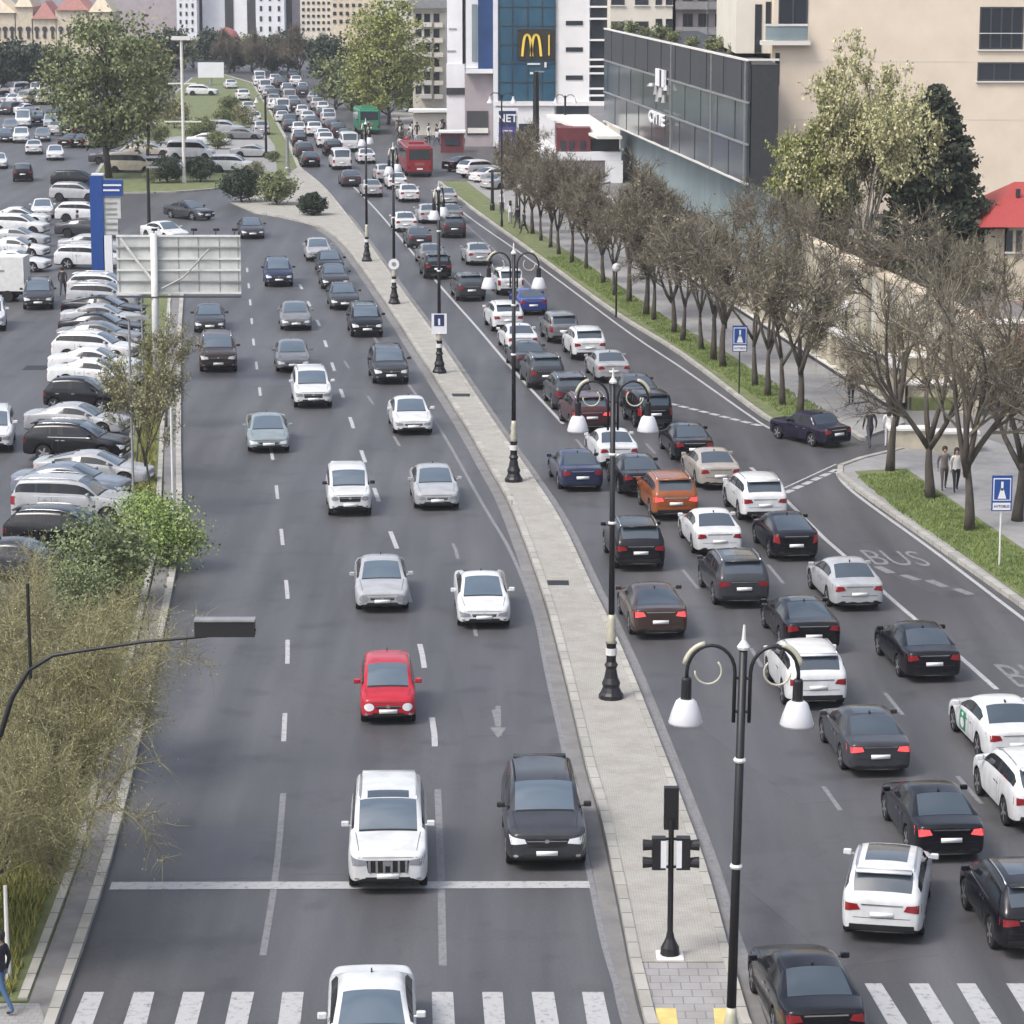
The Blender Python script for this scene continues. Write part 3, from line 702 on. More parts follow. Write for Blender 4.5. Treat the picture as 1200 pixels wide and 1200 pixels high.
    for ax in ('S+', 'S-'):
        for y in (yf, yb, yr):
            g = MB(); patch(g, bvh, ax, [(y - .008, .34), (y + .008, .34), (y + .008, bz - .06), (y - .008, bz - .06)], 1, 5, .004)
            add('door_seam', g, M['under'])
        for y in (yb + .12, yr + .14):
            g = MB(); patch(g, bvh, ax, [(y, bz - .2), (y + .17, bz - .2), (y + .17, bz - .165), (y, bz - .165)], 2, 1, .02); add('door_handle', g, M['chrome'])
        if style in ('a', 'b'):
            g = MB(); patch(g, bvh, ax, [(yr - .2, bz - .055), (yf + .05, bz - .055), (yf + .05, bz - .035), (yr - .2, bz - .035)], 8, 1, .008); add('window_trim', g, M['chrome'])
    # ---- mirrors
    ym = L / 2 - T['cowl'] - .32
    for s in (1, -1):
        g = MB(); g.box((s * (hw + .085), ym, bz + .06), (.19, .11, .13)); g.box((s * (hw - .02), ym + .01, bz + .02), (.1, .05, .04))
        me2 = g.build('mirror', M['paint'] if style != 'dark' else M['under'], link=False); bm = bmesh.new(); bm.from_mesh(me2); bmesh.ops.bevel(bm, geom=bm.edges[:], offset=.02, segments=1, affect='EDGES'); bm.to_mesh(me2); bm.free()
        parts.append(('mirror', me2, 0))
    # ---- roof
    if tall and kind not in ('jeep', 'van'):
        for s in (1, -1):
            g = MB(); pts = []
            for k in range(7):
                y = lerp(L / 2 - T['rf'] - .15, L / 2 - T['rr'] + .1, k / 6); x = s * (T['rw'] * hw - .07); h = bvh.ray_cast(Vector((x, y, 8)), Vector((0, 0, -1)))
                pts.append((x, y, h[0].z + (.05 if 0 < k < 6 else .005)))
            g.tube(pts, .018, 5); add('roof_rail', g, M['chrome'] if style != 'dark' else M['under'])
    if style in ('glassroof', 'prado', 'b'):
        g = MB(); ya = L / 2 - T['rf'] - .18; yz = ya - (.45 if style == 'prado' else min(1.35, T['rr'] - T['rf'] - .3)); x = T['rw'] * hw * .66
        patch(g, bvh, 'T', [(-x, yz), (x, yz), (x, ya), (-x, ya)], 5, 5, .006); add('sunroof', g, M['glass'])
    if not tall:
        g = MB(); h = bvh.ray_cast(Vector((0, L / 2 - T['rr'] + .1, 8)), Vector((0, 0, -1)))
        if h[0] is not None: g.box((0, h[0].y, h[0].z + .03), (.03, .12, .07)); add('antenna', g, M['under'])
    else:
        g = MB(); y = L / 2 - T['rr'] - .05; h = bvh.ray_cast(Vector((0, y + .05, 8)), Vector((0, 0, -1)))
        if h[0] is not None: g.box((0, y - .02, h[0].z - .01), (T['rw'] * W * .86, .26, .035)); add('spoiler', g, M['paint'])
    wt, rm = make_wheel(T['r']); wh = []
    for s in (1, -1):
        for xa in T['ax']: wh.append((Vector((s * (hw - .115), L / 2 - xa, T['r'])), 0 if s > 0 else math.pi))
    CARS[key] = (parts, wt, rm, wh, T)
    return CARS[key]

CATS = {'sedan': 'sedan', 'coupe': 'sedan', 'liftback': 'hatchback', 'hatch': 'hatchback', 'suv': 'suv', 'offroad': 'suv', 'luxury': 'suv', 'boxy': 'sedan', 'jeep': 'off-roader', 'van': 'van'}
SMALL = {'body', 'windshield', 'rear_window', 'side_window', 'underbody', 'headlight', 'tail_light', 'number_plate'}
def car(kind, style, col, pos, head, label, group, lod=0, brake=False, tailcol=None, z=0.0, name=None):
    parts, wt, rm, wh, T = car_model(kind, style); c = (*PAINT[col], 1) if isinstance(col, str) else (*col, 1)
    root = thing(name or ('parked_car' if group and group.startswith('parked') else 'car'), label, CATS[kind], (pos[0], pos[1], .006 + z), math.atan2(-head[0], head[1]), group)
    root.empty_display_size = 1
    for n, me, sub in parts:
        if lod and n not in SMALL: continue
        o = put(n, me, root); o.color = c
        if n == 'tail_light':
            o.data = me; 
            if not me.materials or me.materials[0] is None: me.materials.clear(); me.materials.append(M['lampr'])
            if brake: o.material_slots[0].link = 'OBJECT'; o.material_slots[0].material = M['lampb']
        if n == 'headlight' and sum(c[:3]) > .9: o.material_slots[0].link = 'OBJECT'; o.material_slots[0].material = M['lampd']
    for p, a in wh:
        o = put('wheel', wt, root, p, a)
        if not lod: put('rim', rm, o)
    return root
# tail_light meshes are built with a placeholder; patch MB.build for it
_ob = MB.build
def _build(s, name, mat, parent=None, smooth=False, link=True):
    return _ob(s, name, M['lampr'] if mat == 'TAIL' else mat, parent, smooth, link)
MB.build = _build

def traffic(rows, side, group):
    for r in rows:
        u, v, kind, style, col, lab = r[:6]; opt = r[6] if len(r) > 6 else {}
        T = TYPES[kind]; L = T['L']
        if side == 'L': d = -flow(LK, ML, u, v) 
        elif side == 'R': d = flow(MR, RK, u, v)
        elif side == 'W': d = flow(WL, WR, u, v) * opt.get('dir', -1)
        a = R(opt.get('turn', 0)); d = Vector((d.x * math.cos(a) - d.y * math.sin(a), d.x * math.sin(a) + d.y * math.cos(a), 0)).normalized()
        if 'abs' in opt: a = R(opt['abs']); d = Vector((-math.sin(a), math.cos(a), 0))
        e = G(u, v); toward = d.y < 0; e = e + d * (.5 if toward else -.5)
        pos = e - d * L / 2 if toward else e + d * L / 2
        if 'center' in opt: pos = e
        lod = 1 if v < 235 else 0
        car(kind, style, col, pos, d, lab, group, lod, opt.get('brake', False))

Lrows = [
 (436, 1272, 'sedan', 'x', 'white', 'white sedan cut off by the lower edge of the photo, crossing the zebra crossing'),
 (455, 1043, 'offroad', 'prado', 'white', 'large white off-road wagon with barred grille standing on the stop line'),
 (640, 1016, 'luxury', 'dark', 'dark grey', 'dark grey luxury off-roader with blue-reflecting windscreen next to the median kerb at the stop line'),
 (455, 846, 'hatch', 'round', 'red', 'small bright red hatchback with round headlights'),
 (567, 735, 'liftback', 'x', 'white', 'white hatchback with slanted headlights in the lane next to the median'),
 (448, 716, 'sedan', 'round', 'silver', 'silver sedan with twin round headlights behind the red hatchback'),
 (512, 597, 'sedan', 'x', 'silver', 'silver compact sedan with blue-tinted windscreen next to the median'),
 (410, 604, 'jeep', 'dark', 'white', 'boxy white off-roader with dark grille left of the silver compact sedan'),
 (484, 509, 'sedan', 'x', 'white', 'white sedan with green-tinted windscreen beside the median, behind the silver compact sedan'),
 (315, 530, 'coupe', 'x', 'grey green', 'grey-green sedan alone in the left lane with a yellowish plate'),
 (367, 478, 'suv', 'x', 'white', 'white off-roader with dark mesh grille in the middle lane'),
 (458, 450, 'suv', 'dark', 'dark grey', 'dark grey crossover with glowing headlights at the median kerb'),
 (344, 436, 'sedan', 'x', 'grey', 'grey sedan directly behind the white off-roader in the middle lane'),
 (347, 387, 'sedan', 'a', 'grey', 'grey sedan with tinted windscreen, one place further back than the sedan behind the white off-roader'),
 (430, 395, 'suv', 'glassroof', 'black', 'black crossover with pale roof reflections next to the rectangular sign on the median'),
 (404, 363, 'sedan', 'a', 'dark grey', 'dark grey sedan following the black crossover along the median'),
 (393, 339, 'sedan', 'x', 'dark grey', 'dark sedan close behind another dark sedan beside the median'),
 (388, 322, 'sedan', 'b', 'black', 'black sedan, last of the dark cars queued along the median'),
 (327, 336, 'suv', 'a', 'navy blue', 'dark blue crossover with bright headlights right of the large billboard'),
 (374, 306, 'sedan', 'x', 'pewter', 'pale grey sedan rounding the tip of the median'),
 (296, 280, 'sedan', 'a', 'dark grey', 'dark sedan above the right corner of the billboard'),
 (239, 258, 'sedan', 'x', 'dark grey', 'dark sedan turning out of the junction above the billboard', dict(turn=38)),
 (256, 436, 'luxury', 'x', 'dark brown', 'dark brown off-roader below the billboard in the left lane'),
 (246, 390, 'sedan', 'x', 'dark grey', 'dark grey sedan just below the billboard'),
 (208, 284, 'sedan', 'x', 'white', 'white car half hidden behind the top edge of the billboard', dict(turn=30)),
]
traffic(Lrows, 'L', 'cars driving toward the camera')
Rrows = [
 (962, 1228, 'sedan', 'x', 'black', 'black sedan on the right zebra crossing, cut by the lower edge of the photo', dict(brake=0)),
 (1034, 1100, 'suv', 'glassroof', 'white', 'white crossover with a large glass roof turned slightly across its lane', dict(abs=-11)),
 (1212, 1118, 'suv', 'b', 'black', 'black crossover with panoramic roof cut by the right edge of the photo'),
 (1109, 1006, 'sedan', 'x', 'black', 'black sedan with red brake lights behind the white glass-roofed crossover', dict(brake=1)),
 (1027, 907, 'sedan', 'b', 'dark grey', 'dark sedan with sunroof and glowing red tail lights', dict(brake=1)),
 (1222, 972, 'suv', 'x', 'white', 'white crossover half out of the picture at the right edge'),
 (1188, 893, 'sedan', 'x', 'white', 'white sedan with a green emblem on its front door'),
 (1090, 797, 'sedan', 'x', 'black', 'black sedan with silver rims beside the solid bus lane line'),
 (955, 829, 'suv', 'x', 'white', 'white crossover partly behind the nearest street lamp'),
 (950, 764, 'coupe', 'glassroof', 'black', 'black fastback with a thin red light bar ahead of the white crossover'),
 (1003, 714, 'sedan', 'x', 'silver', 'silver sedan beside the bus lane lettering'),
 (930, 656, 'liftback', 'x', 'black', 'black hatchback with pale upright tail lights'),
 (869, 711, 'suv', 'b', 'dark grey', 'dark grey crossover with a chrome strip across its tailgate'),
 (772, 747, 'coupe', 'x', 'dark brown', 'dark brown sedan with wide tail lights next to the median lamp foot', dict(brake=1)),
 (749, 668, 'suv', 'x', 'black', 'black crossover behind the median lamp pole'),
 (841, 651, 'sedan', 'x', 'white', 'plain white sedan between two dark crossovers'),
 (790, 609, 'suv', 'x', 'orange brown', 'orange-brown crossover in the middle of the queue', dict(brake=1)),
 (894, 611, 'suv', 'x', 'white', 'white crossover left of the black hatchback with upright lights'),
 (842, 573, 'sedan', 'x', 'beige', 'pale beige sedan behind the dark car nearest the side street'),
 (681, 575, 'sedan', 'x', 'navy blue', 'dark blue-grey sedan moving alone in the lane beside the median'),
 (752, 581, 'sedan', 'b', 'black', 'black sedan with bluish rear window left of the orange-brown crossover'),
 (724, 548, 'sedan', 'x', 'white', 'white sedan right behind the lamp pole below the hanging lamp shades'),
 (812, 541, 'sedan', 'glassroof', 'black', 'black sedan with chrome window trim opposite the side street'),
 (766, 502, 'jeep', 'x', 'black', 'black boxy off-roader with a large white number plate'),
 (692, 506, 'suv', 'x', 'maroon', 'dark maroon crossover behind the left lamp shade of the second lamp', dict(brake=1)),
 (750, 478, 'sedan', 'x', 'dark grey', 'dark sedan half hidden behind the gilded scroll of the second lamp'),
 (670, 481, 'suv', 'a', 'dark grey', 'dark grey crossover with roof rails in front of the maroon one'),
 (718, 448, 'sedan', 'x', 'pewter', 'grey silver sedan following the white crossover in the outer queue'),
 (690, 422, 'suv', 'x', 'white', 'white crossover with a wide dark rear window in the outer queue'),
 (640, 456, 'suv', 'x', 'dark grey', 'dark crossover with a pale roof right of the third lamp pole'),
 (622, 436, 'sedan', 'b', 'dark grey', 'dark sedan cut in two by the third lamp pole'),
 (612, 414, 'sedan', 'x', 'white', 'white sedan crossed by the third lamp pole, nearer of two'),
 (595, 389, 'suv', 'x', 'white', 'white crossover crossed by the third lamp pole, farther of two'),
 (660, 402, 'jeep', 'x', 'grey', 'grey boxy off-roader in front of the white crossover with wide rear window'),
 (624, 369, 'sedan', 'x', 'blue', 'deep blue sedan under the right shade of the third lamp'),
 (598, 346, 'jeep', 'x', 'white', 'white off-roader between the two shades of the third lamp'),
 (552, 353, 'suv', 'x', 'dark grey', 'dark grey high crossover beside the solid lane line'),
 (513, 327, 'suv', 'a', 'black', 'black crossover behind the fourth lamp pole'),
 (562, 311, 'sedan', 'x', 'silver', 'silver sedan ahead of the dark high crossover'),
 (507, 312, 'sedan', 'x', 'grey', 'grey car just in front of the black crossover at the fourth lamp pole'),
 (492, 291, 'sedan', 'x', 'dark grey', 'dark sedan behind a white one in the lane beside the median'),
 (476, 272, 'sedan', 'x', 'white', 'white sedan right of the fifth lamp pole'),
 (504, 262, 'sedan', 'x', 'silver', 'small silver car between the white sedan and the dark one'),
 (532, 279, 'suv', 'x', 'dark grey', 'dark crossover with a white number plate near the right kerb'),
 (530, 262, 'sedan', 'a', 'grey', 'grey sedan directly ahead of the dark crossover near the right kerb'),
 (524, 241, 'sedan', 'x', 'silver', 'silver sedan in the right lane below the red bus'),
 (480, 237, 'sedan', 'x', 'white', 'white sedan in the lane to the left below the red bus'),
 (437, 231, 'sedan', 'x', 'pewter', 'pale grey hatch car crossed by the farthest median lamp pole'),
 (412, 219, 'sedan', 'a', 'dark grey', 'dark sedan left of the red bus'),
 (452, 214, 'suv', 'x', 'silver', 'silver crossover immediately left of the red bus'),
 (466, 222, 'sedan', 'x', 'white', 'white sedan at the lower left corner of the red bus'),
 (401, 199, 'van', 'x', 'white', 'white boxy minivan above the dark sedan left of the bus'),
 (365, 196, 'sedan', 'x', 'black', 'black car near the grass tip of the round island'),
 (430, 192, 'sedan', 'x', 'white', 'white car with dark rear window straight above the pale grey hatch car'),
 (357, 186, 'suv', 'x', 'dark grey', 'dark car behind the black one near the island tip'),
 (391, 183, 'suv', 'x', 'black', 'black car right above the white boxy minivan'),
 (410, 178, 'van', 'x', 'white', 'white minivan in the distance above the white car with dark rear window'),
]
traffic(Rrows, 'R', 'cars queued on the right carriageway')
# green emblem on the door of the white sedan
tx = [o for o in COL.objects if o.get('label', '').startswith('white sedan with a green emblem')][0]
_, _, _, _, TT = car_model('sedan', 'x')
body = [c for c in tx.children if c.name.startswith('body')][0].data
bv = BVHTree.FromPolygons([v.co.copy() for v in body.vertices], [tuple(p.vertices) for p in body.polygons])
g = MB(); patch(g, bv, 'S-', [(-.02, .36), (.62, .36), (.62, .9), (-.02, .9)], 4, 5, .008); put('door_emblem', g.build('door_emblem', M['green_d'], link=False), tx)
g = MB(); patch(g, bv, 'S-', [(.1, .42), (.5, .42), (.5, .72), (.1, .72)], 4, 4, .014, True); patch(g, bv, 'S-', [(.2, .76), (.4, .76), (.4, .87), (.2, .87)], 3, 3, .014, True)
put('door_emblem', g.build('door_emblem', M['white'], link=False), tx)
# old dark sedan leaving the side street
e = G(960, 521); car('boxy', 'x', (.014, .012, .026), e + Vector((-.35, .8, 0)), Vector((-.55, .84, 0)).normalized(), 'old boxy blackish violet sedan at the mouth of the side street', 'cars queued on the right carriageway')

# left road beyond the car park
Wrows = [
 (45, 363, 'suv', 'x', 'dark grey', 'dark grey crossover coming down the left road between the van and the parked row'),
 (27, 213, 'suv', 'x', 'black', 'black crossover alone in the upper part of the left road', dict(dir=1)),
 (50, 256, 'sedan', 'x', 'white', 'white sedan in the left road above the parked white row', ),
 (65, 188, 'sedan', 'x', 'white', 'white car just left of the big green tree trunk'),
 (40, 181, 'sedan', 'x', 'white', 'small white car below the white van in the left road', dict(dir=1)),
 (25, 168, 'suv', 'x', 'white', 'white crossover beside a grey car in the distant left road'),
 (27, 150, 'van', 'x', 'white', 'boxy white van in the distant left road'),
 (50, 166, 'sedan', 'x', 'grey', 'grey sedan in the distant left road'),
 (44, 147, 'suv', 'x', 'black', 'black car right of the boxy white van in the distant left road'),
 (60, 151, 'suv', 'x', 'silver', 'silver crossover at the right of the distant left road'),
 (6, 167, 'sedan', 'x', 'dark grey', 'dark car cut by the left edge of the photo in the distance'),
 (-2, 198, 'sedan', 'x', 'white', 'white car cut by the left edge next to the black crossover'),
 (12, 155, 'sedan', 'x', 'grey', 'grey car left of the boxy white van'),
 (-9, 530, 'suv', 'x', 'white', 'white car just entering at the left edge beside the parked row'),
 (-12, 388, 'suv', 'x', 'white', 'white car at the left edge below the white van'),
]
traffic(Wrows, 'W', 'cars on the left road')

# cars parked across, noses to the right
def parked(rows, group, ang=-8, base=0):
    for u, v, kind, style, col, lab in rows:
        a = R(ang + rnd.uniform(-2.5, 2.5)); d = Vector((math.cos(a), math.sin(a), 0)); T = TYPES[kind]
        pos = G(u, v) + Vector((-d.y, d.x, 0)) * T['W'] / 2
        car(kind, style, col, pos, d, lab, group, 1 if v < 300 else 0)
parked([
 (15, 684, 'sedan', 'x', 'dark grey', 'dark grey sedan nearest the camera in the left parked row'),
 (70, 652, 'suv', 'x', 'black', 'black car between the silver wagon and the nearest dark sedan of the left parked row'),
 (82, 618, 'offroad', 'a', 'silver', 'long silver off-road wagon second in front of the olive tree'),
 (76, 588, 'sedan', 'a', 'blue grey', 'blue-grey car just behind the long silver wagon'),
 (104, 572, 'coupe', 'x', 'silver', 'silver white coupe with a sloping roof behind the blue-grey car'),
 (84, 542, 'suv', 'a', 'black', 'black wagon with long dark side windows in the left parked row'),
 (84, 512, 'sedan', 'x', 'silver', 'silver sedan behind the black wagon with long side windows'),
 (92, 482, 'hatch', 'x', 'black', 'black hatchback with rounded roof left of the bare little tree'),
 (106, 456, 'sedan', 'x', 'white', 'lower of two white sedans stacked behind the black hatchback'),
 (106, 442, 'sedan', 'x', 'white', 'upper of two white sedans stacked behind the black hatchback'),
 (106, 427, 'suv', 'x', 'white', 'white high wagon above the two white sedans'),
 (112, 409, 'sedan', 'x', 'grey', 'grey sedan right behind the white high wagon'),
 (114, 398, 'sedan', 'a', 'black', 'black sedan fifth from the blue pylon in the parked row'),
 (116, 387, 'sedan', 'x', 'silver', 'silver sedan fourth from the blue pylon in the parked row'),
 (116, 376, 'coupe', 'x', 'black', 'black coupe third from the blue pylon in the parked row'),
 (118, 364, 'suv', 'x', 'silver', 'silver crossover second from the blue pylon in the parked row'),
 (118, 352, 'suv', 'x', 'white', 'white crossover right at the foot of the blue pylon'),
], 'parked cars in the left row')
parked([
 (100, 316, 'suv', 'x', 'white', 'white crossover left of the middle of the blue pylon'),
 (104, 299, 'sedan', 'x', 'silver', 'silver car partly behind the blue pylon'),
 (98, 279, 'sedan', 'x', 'dark grey', 'dark car partly behind the blue pylon below the white hatch'),
 (96, 262, 'suv', 'x', 'white', 'white car at the top half of the blue pylon'),
 (86, 237, 'suv', 'x', 'silver', 'silver car turned sideways left of the pylon head'),
 (87, 221, 'suv', 'x', 'black', 'black car with a white roof line left of the pylon head'),
 (14, 325 - 6, 'sedan', 'x', 'white', 'lowest white car of the block at the left edge above the van'),
 (14, 303, 'sedan', 'x', 'white', 'second white car above the van at the left edge'),
 (16, 290, 'sedan', 'x', 'silver', 'silver car amid the white cars at the left edge'),
 (18, 277, 'suv', 'x', 'white', 'fourth white car above the van at the left edge'),
 (20, 265, 'sedan', 'x', 'white', 'topmost white car of the block at the left edge'),
], 'parked cars at the left edge')
parked([(152, 204, 'van', 'x', 'cream', 'cream minivan right of the big green trunk'), (190, 204, 'suv', 'x', 'white', 'white wagon with long dark window on the island'),
 (222, 188, 'van', 'x', 'white', 'white van with dark window between the round hedges'), (272, 204, 'offroad', 'x', 'white', 'white off-roader parked beside the round hedge on the island'),
 (296, 186, 'sedan', 'x', 'silver', 'silver car parked behind the white off-roader on the island'), (243, 172, 'sedan', 'x', 'white', 'white car parked behind the van on the island'),
 (175, 184, 'sedan', 'x', 'beige', 'beige car parked under the edge of the big green tree'), (130, 193, 'sedan', 'x', 'dark grey', 'dark car parked at the foot of the big green tree'),
 (283, 165, 'sedan', 'x', 'grey', 'grey car at the right rear of the island car park'), (236, 113, 'suv', 'x', 'white', 'white car behind the bright lawn of the island'),
 (262, 158, 'suv', 'x', 'silver', 'silver crossover at the rear of the island car park')], 'parked cars on the island', -4)
# cars parked slantwise at the far right kerb
for u, v, k, c, l in ((545, 200, 'sedan', 'black', 'black car first in the slanting row left of the violet pylon'), (562, 207, 'suv', 'white', 'white crossover second in the slanting row left of the violet pylon'),
                      (578, 214, 'sedan', 'white', 'white sedan third in the slanting row, nearest the violet pylon'), (592, 222, 'sedan', 'silver', 'silver car under the violet pylon')):
    car(k, 'x', c, G(u, v), Vector((.75, .66, 0)), l, 'parked cars at the far right kerb', 1)
# distant traffic jam: every car its own object
kk = [('sedan', 'x'), ('suv', 'x'), ('sedan', 'x'), ('hatch', 'x'), ('van', 'x'), ('suv', 'x'), ('sedan', 'x')]
cc = ['white'] * 6 + ['silver'] * 3 + ['black'] * 4 + ['dark grey'] * 3 + ['beige']
y = G(340, 172).y; n = 0
while y < G(340, 96).y:
    # row v for this distance
    al = math.atan(HCAM / y); v = 600 + FPX * math.tan(al - TH)
    ua, ub = uat(FL, v), uat(FR, v); wd = (ub - ua) / S(v); k = max(3, int(wd / 3.1))
    for i in range(k):
        if rnd.random() < .1: continue
        u = lerp(ua, ub, (i + .5) / k); q = G(u, v); kd, st = rnd.choice(kk); c = rnd.choice(cc)
        d = flow(FL, FR, u, v)
        car(kd, st, c, q + Vector((rnd.uniform(-.45, .45), rnd.uniform(-2.6, 2.6), 0)), d, f'small {c} {CATS[kd]} in the dense distant traffic jam', 'cars in the distant traffic jam', 1)
        n += 1
    y += 8.4
    if n > 105: y += 3
# distant car parks on the left
for v, u0, u1, dx in ((112, 2, 60, 9), (122, 0, 66, 9), (134, -2, 40, 10), (142, 72, 110, 12), (158, 76, 118, 13), (172, 86, 122, 13)):
    u = u0
    while u < u1:
        kd, st = rnd.choice(kk); c = rnd.choice(cc); a = rnd.choice((-.1, .1)); dd = Vector((math.cos(1.2 + a), math.sin(1.2 + a), 0))
        car(kd, st, c, G(u, v), dd, f'small {c} {CATS[kd]} in the far left car park', 'cars in the far left car park', 1); u += dx + rnd.uniform(0, 2)
for u, v in ((284, 118), (270, 104), (290, 132), (296, 146), (305, 158)):
    kd, st = rnd.choice(kk[:4]); c = rnd.choice(cc[:10]); car(kd, st, c, G(u, v), Vector((-.2, 1, 0)), f'small {c} {CATS[kd]} beside the lawn of the island', 'cars beside the island lawn', 1)

# ================================================================ VEGETATION
def rdir(r): 
    a = r.uniform(0, 2 * math.pi); z = r.uniform(-1, 1); q = math.sqrt(1 - z * z); return Vector((q * math.cos(a), q * math.sin(a), z))
def leaf(g, p, sz, r, asp=1.4):
    a = rdir(r); b = a.cross(rdir(r)).normalized(); a = a * sz * asp / 2; b = b * sz / 2
    g.add([p - a - b * .4, p + b, p + a + b * .2, p - b], [(0, 1, 2, 3)])
def tree_mesh(seed, H, R_, fork=.3, limbs=4, levels=4, r0=.16, up=.25, twigs=10, twl=.7, tww=.022, leaves=0, lsz=.1, lm='bud', bark='bark', weep=0., lsp=.5, zmin=0, twm='twig'):
    r = random.Random(seed); tr = MB(); cr = MB(); tips = []
    def branch(p, d, L, rad, lev):
        pts = [p.copy()]; n = 4 if lev < 2 else 3
        for i in range(n):
            d = (d + rdir(r) * (.16 if lev else .07) + Vector((0, 0, (up if lev < 3 else up - weep) * .22))).normalized(); p = p + d * L / n; pts.append(p.copy())
        t = tr if lev <= 1 else cr; t.cur = 0
        t.tube(pts, [rad * (1 - .5 * i / n) for i in range(n + 1)], (8, 6, 4, 3, 3, 3)[lev], cap=lev < 2)
        if lev >= 2: tips.append((pts[-1], d, lev)); tips.append((pts[1], d, lev))
        if lev < levels:
            nc = limbs if lev == 0 else r.choice((3, 4, 4)) if lev < 3 else 3
            for k in range(nc):
                f = 1 if lev == 0 else r.uniform(.35, 1.0); q = f * n; i = min(int(q), n - 1); s0 = pts[i].lerp(pts[i + 1], q - i)
                if lev == 0:
                    a = 2 * math.pi * (k + r.uniform(-.25, .25)) / nc; o = Vector((math.cos(a), math.sin(a), 0)); tilt = r.uniform(.35, .75) * (R_ / H * 2.6)
                    nd = (Vector((0, 0, 1)) + o * tilt).normalized(); nl = H * (1 - fork) * r.uniform(.42, .6)
                    s0 = pts[-1] - Vector((0, 0, r.uniform(0, .25) * H * fork))
                else:
                    nd = (d + rdir(r) * .75 + Vector((s0.x, s0.y, 0)).normalized() * .18).normalized(); nl = L * r.uniform(.5, .72)
                branch(s0, nd, nl, rad * (.62 if lev == 0 else r.uniform(.42, .6)), lev + 1)
    branch(Vector((0, 0, 0)), Vector((0, 0, 1)), H * fork, r0, 0)
    cr.cur = 0
    for p, d, lv in tips:
        for k in range(twigs):
            o = p + rdir(r) * r.uniform(0, .15) * H / 8; e = (d * .5 + rdir(r) * .8 + Vector((0, 0, up - weep * 1.7))).normalized(); l = twl * r.uniform(.5, 1.2)
            m = o + e * l * .5; e2 = (e + rdir(r) * .35 - Vector((0, 0, weep * 1.2))).normalized(); q = m + e2 * l * .5; s = e.cross(rdir(r)).normalized() * tww
            cr.add([o - s, o + s, m + s * .7, m - s * .7], [(0, 1, 2, 3)]); cr.add([m - s * .7, m + s * .7, q], [(0, 1, 2)])
            if leaves and r.random() < leaves - int(leaves) or leaves >= 1:
                cr.cur = 1
                for j in range(max(1, int(leaves))): leaf(cr, o.lerp(q, r.random()) + rdir(r) * lsp * r.random() * .4, lsz * r.uniform(.6, 1.4), r)
                cr.cur = 0
    # scale so that the top is at H
    zm = max(v[2] for v in cr.v); rm = sorted(math.hypot(v[0], v[1]) for v in cr.v)[int(len(cr.v) * .97)]; k = H / zm; kr = R_ / rm
    for g in (tr, cr): g.v = [(v[0] * lerp(1, kr, min(1, v[2] * k / (H * fork + .01))), v[1] * lerp(1, kr, min(1, v[2] * k / (H * fork + .01))), max(zmin, v[2] * k) if g is cr else v[2] * k) for v in g.v]
    return tr.build('trunk', M[bark], link=False, smooth=True), cr.build('crown', [M[twm], M[lm]], link=False)
def leafy_mesh(seed, H, R_, z0=.25, clumps=60, per=70, lsz=.35, lm='leaf_green', bark='bark', r0=.25, shape='oval', lsp=.9, gaps=.0):
    """a dense crown of leaf clumps through a volume, on a trunk with limbs"""
    r = random.Random(seed); tr = MB(); cr = MB(); zc = H * (1 + z0) / 2; rz = H * (1 - z0) / 2
    tr.tube([(0, 0, 0), (r.uniform(-.1, .1) * R_, 0, H * z0), (0, r.uniform(-.1, .1) * R_, H * .62), (0, 0, H * .85)], [r0, r0 * .75, r0 * .4, r0 * .1], 8)
    for c in range(clumps):
        if shape == 'cone':
            t = r.random() ** .8; a = r.uniform(0, 6.283); q = R_ * (1 - t) ** .72 * r.uniform(.5, 1) + .05; p = Vector((q * math.cos(a), q * math.sin(a), H * lerp(z0, .97, t) - q * .12)); s = Vector((1, 1, .35)) * lsp * (1.05 - t * .7)
        else:
            d = rdir(r); k = r.random() ** .38; p = Vector((d.x * R_ * k, d.y * R_ * k, zc + d.z * rz * k)); s = Vector((1, 1, .75)) * lsp * r.uniform(.6, 1.25)
            if shape == 'dome' and p.z < H * z0 + .2: p.z = H * z0 + .2 + r.random() * .5
        if shape != 'hedge' and c % 2 == 0:
            b = Vector((0, 0, max(H * z0 * .9, p.z - Vector((p.x, p.y)).length * .8))); tr.tube([b, b.lerp(p, .55) + Vector((0, 0, -.1)), p], [r0 * .28, r0 * .16, .02], 4, cap=False)
        for k in range(per):
            d = Vector((r.gauss(0, .45), r.gauss(0, .45), r.gauss(0, .45))); q = p + Vector((d.x * s.x, d.y * s.y, d.z * s.z))
            leaf(cr, q, lsz * r.uniform(.5, 1.3), r)
    return tr.build('trunk', M[bark], link=False, smooth=True), cr.build('crown', M[lm], link=False)
def plant(name, label, cat, pos, meshes, rz=0, sc=1, group=None, sz=None):
    t = thing(name, label, cat, pos, rz, group); t.scale = (sc, sc, sz or sc)
    for n, me in zip(('trunk', 'crown'), meshes): put(n, me, t)
    return t
bare = [tree_mesh(100 + i, 8.8, 3.0, fork=.31, limbs=(4, 3, 5, 4, 4, 5, 4)[i], levels=4, r0=.19, twigs=(3, 3, 3, 3, 7, 7, 7)[i], twl=.95, leaves=.25, lsz=.11, lm='bud', up=.32) for i in range(7)]
big = [tree_mesh(200 + i, 10.5, 3.9, fork=.26, limbs=(5, 4)[i], levels=4, r0=.24, twigs=3, twl=1.0, tww=.016, leaves=.2, lsz=.09, lm='bud', up=.3) for i in range(2)]
bases = [(885, 452), (847, 430), (836, 422), (822, 410), (800, 400), (790, 390), (766, 375), (757, 369), (737, 354), (720, 346), (707, 332), (687, 315), (670, 308), (655, 298), (645, 290), (634, 282), (624, 274), (614, 265), (606, 257)]
